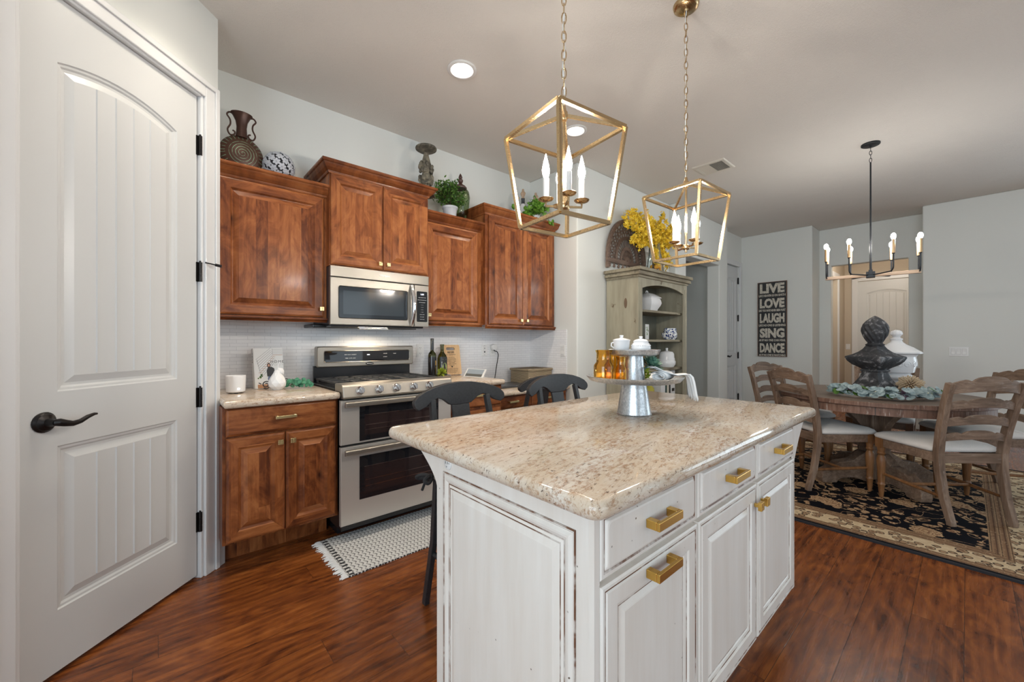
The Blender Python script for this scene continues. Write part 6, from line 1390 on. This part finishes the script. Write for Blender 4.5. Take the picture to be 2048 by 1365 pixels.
for k in range(n): q = k/(n-1); a = 2*PI*2.4*q; r_ = .006+.014*q; pth.append((r_*1.75*math.cos(a), r_*.98*math.sin(a)))
base = at_stand(.080, -.06)+Vector((0, 0, LZ+.022)); AX = (FV*.75+RV*.66).normalized(); SD = (RV*.75-FV*.66).normalized()
vs = []
for (u, v) in pth:
    for s_ in (0, .085): vs.append(base+SD*u+AX*s_+Vector((0, 0, v)))
mb.add(vs, [(2*k, 2*k+2, 2*k+3, 2*k+1) for k in range(n-1)], 0, True)
o = mb.build('roll', M['white_cloth'], t, solid=.0016, recalc=False)
mb = MB(); cl = [(.050, .056), (.062, .060), (.090, .046), (.120, .034), (.150, .026), (.178, .029), (.198, .030), (.208, .020), (.214, .0), (.219, -.025), (.224, -.050), (.229, -.064)]; vs = []; m = 13
for k, (lat, z) in enumerate(cl):
    for j in range(m):
        q = j/(m-1)-.5; wv = .006*math.sin(q*26+k*.35)*(k/11) + .002*math.sin(q*9); wd = .060+.012*(k/11)
        p = at_stand(lat+wv*.6, -.045+q*wd*(.9 if k < 7 else 1.0))+Vector((0, 0, LZ+z+wv*.35-(.014*abs(math.sin(q*13)) if k == 11 else 0))); vs.append(p)
mb.add(vs, [(k*m+j, k*m+j+1, (k+1)*m+j+1, (k+1)*m+j) for k in range(len(cl)-1) for j in range(m-1)], 0, True)
mb.build('draped_end', M['white_cloth'], t, solid=.003, recalc=False)
# ---------------------------------------------------------------- on the dining table
DZ = TZ+.7705
fx, fy = 4.70, .535
t = T('stone_finial', 'large weathered black stone finial with a spiral bulb on the dining table', 'finial', (fx, fy, DZ))
sq = lambda a, z, i: .70/max(abs(math.cos(a+.5)), abs(math.sin(a+.5)))**.85
mb = MB(); mb.lathe([(0, 0), (.185, 0), (.185, .035), (.165, .05), (.145, .075), (.115, .115), (.098, .15), (.096, .168), (.108, .176), (.106, .186), (.094, .192), (.122, .208), (.168, .230), (.204, .262), (.222, .292), (.218, .302), (.200, .308), (.160, .322), (.118, .344), (.088, .368), (.068, .395), (0, .395)], (fx, fy, DZ), 64, flute=sq, mat=None); mb.build('base', M['finial'], t, ang=45)
mb = MB(); mb.lathe([(0, .385), (.05, .385), (.063, .398), (.066, .406), (.052, .415), (.05, .42), (0, .42)], (fx, fy, DZ), 32); mb.build('collar', M['finial'], t)
pr = [(.046, .418), (.064, .45), (.081, .485), (.090, .525), (.089, .555), (.079, .585), (.060, .612), (.036, .634), (.014, .650), (0, .657)]; fine = []
for (a, b), (c, d) in zip(pr, pr[1:]):
    for k in range(4): fine.append((a+(c-a)*k/4, b+(d-b)*k/4))
fine.append(pr[-1]); mb = MB(); mb.lathe(fine, (fx, fy, DZ), 140, flute=lambda a, z, i: 1+.05*math.sin(13*a+80*z)*min(1, (.657-z)*9)); mb.build('spiral_bulb', M['finial'], t, ang=70)
ux, uy = 5.15, .437
t = T('lidded_urn', 'white glazed lidded urn behind the black finial on the dining table', 'urn', (ux, uy, DZ)); gad = lambda a, z, i: 1+.035*abs(math.sin(9*a)) if .075 < z < .135 else 1
mb = MB(); mb.lathe([(0, 0), (.085, 0), (.085, .012), (.074, .02), (.066, .04), (.070, .055), (.080, .06), (.080, .068), (.072, .072), (.094, .085), (.109, .10), (.109, .118), (.098, .130), (.090, .136), (.112, .146), (.122, .152), (.124, .165), (.135, .21), (.138, .26), (.132, .29), (.136, .30), (.15, .315), (0, .315)], (ux, uy, DZ), 72, flute=gad)
random.seed(4)
for k in range(7):
    a0 = 2*PI*k/7
    for sg in (-1, 1):
        pts = []
        for j in range(16): q = j/15; rr = .030*(1-.8*q); an = a0+sg*(.20+rr*math.cos(q*9)/.138); z = .225+rr*math.sin(q*9); r_ = .137; pts.append((ux+r_*math.cos(an), uy+r_*math.sin(an), DZ+z))
        mb.tube(pts, .004, 5)
mb.build('urn_body', M['ceramic'], t, ang=50)
mb = MB(); mb.lathe([(.150, .316), (.172, .322), (.175, .332), (.168, .340), (.150, .352), (.115, .378), (.075, .40), (.045, .425), (.038, .445), (.044, .450), (.044, .458), (.034, .462), (.026, .472), (.030, .484), (.043, .497), (.042, .508), (.036, .526), (.018, .538), (0, .541)], (ux, uy, DZ), 48, flute=lambda a, z, i: 1+(.012*math.cos(40*a) if i < 3 else 0)+(.08*math.cos(10*a+z*60) if i > 14 else 0)); mb.build('lid', M['ceramic'], t, ang=50)
bx, by = 4.73, .318
t = T('wooden_burst', 'spiky carved wooden ball on the garland beside the finial', 'ornament', (bx, by, DZ))
mb = MB(); N_ = 190; c = Vector((bx, by, DZ+.070)); mb.ball(c, .050, 14, 8, 1, (1, 1, .85))
for i in range(N_):
    zz = 1-2*(i+.5)/N_; rr = math.sqrt(1-zz*zz); n_ = Vector((rr*math.cos(gold_ang*i), rr*math.sin(gold_ang*i), zz*.88)); L = .086+.010*math.sin(i*7.3)
    if c.z+n_.z*L < DZ+.002: continue
    mb.tube([c+n_*.03, c+n_*L*.93, c+n_*L], [.0042, .0050, .0030], 6)
mb.build('spikes', [plain('pale_driftwood', lin(196, 176, 148), .7), plain('dark_driftwood_core', lin(92, 74, 54), .8)], t)
t = T('eucalyptus_garland', 'silver-green eucalyptus garland lying along the edge of the dining table', 'garland', (4.25, .42, DZ))
random.seed(19); pth = [Vector(p) for p in ((4.42, .80), (4.27, .72), (4.20, .62), (4.16, .52), (4.15, .42), (4.20, .32), (4.30, .24), (4.42, .19), (4.56, .16))]
def onp(q):
    s_ = q*(len(pth)-1); i = min(int(s_), len(pth)-2); v = pth[i].lerp(pth[i+1], s_-i); return Vector((v.x, v.y, 0))
lv = MB(); gv = MB(); st = MB(); st.tube([onp(k/16)+Vector((0, 0, DZ+.010)) for k in range(17)], .004, 6)
for i in range(210):
    q = random.uniform(0, 1); c = onp(q)+Vector((random.uniform(-.05, .05), random.uniform(-.05, .05), DZ+.010+random.uniform(0, .062)))
    n_ = Vector((random.uniform(-1.3, .1), random.uniform(-.9, .3), 1)).normalized(); u = n_.orthogonal().normalized(); v = n_.cross(u); a = random.uniform(0, 6.28); u, v = u*math.cos(a)+v*math.sin(a), v*math.cos(a)-u*math.sin(a)
    r_ = random.uniform(.020, .034); pts = [c+u*r_*1.1*math.cos(2*PI*k/11)+v*r_*.78*math.sin(2*PI*k/11)+n_*.0 for k in range(11)]+[c-n_*.004]
    if min(p.z for p in pts) < DZ+.001: 
        dz_ = DZ+.0015-min(p.z for p in pts); pts = [p+Vector((0, 0, dz_)) for p in pts]
    (gv if random.random() < .14 else lv).add(pts, [(k, (k+1) % 11, 11) for k in range(11)], 0, True)
lv.build('silver_leaves', M['euca'], t, recalc=False); gv.build('green_leaves', M['leaf'], t, recalc=False); st.build('stem', M['twig'], t)
for q, sc_ in ((.22, .8), (.62, 1.15), (.92, 1.0)):
    mb = MB(); c = onp(q)+Vector((-.01, -.01, DZ+.036))
    for i in range(34): d = rdir(.55); leaf_quad(mb, c+d*.006, d, Vector((0, 0, 1)), .034*sc_, .013*sc_, 0, .12)
    o = mb.build('plum_rosette', M['plum'], t, recalc=False); o['label'] = 'plum coloured succulent rosette'
mb = MB()
for i in range(40): c = onp(random.choice((.45, .80, .84)))+Vector((random.uniform(-.03, .02), random.uniform(-.03, .03), DZ+.02+random.uniform(0, .03))); mb.ball(c, random.uniform(.004, .007), 6, 4)
mb.build('seed_berries', plain('pale_berries', lin(206, 204, 178), .6), t)
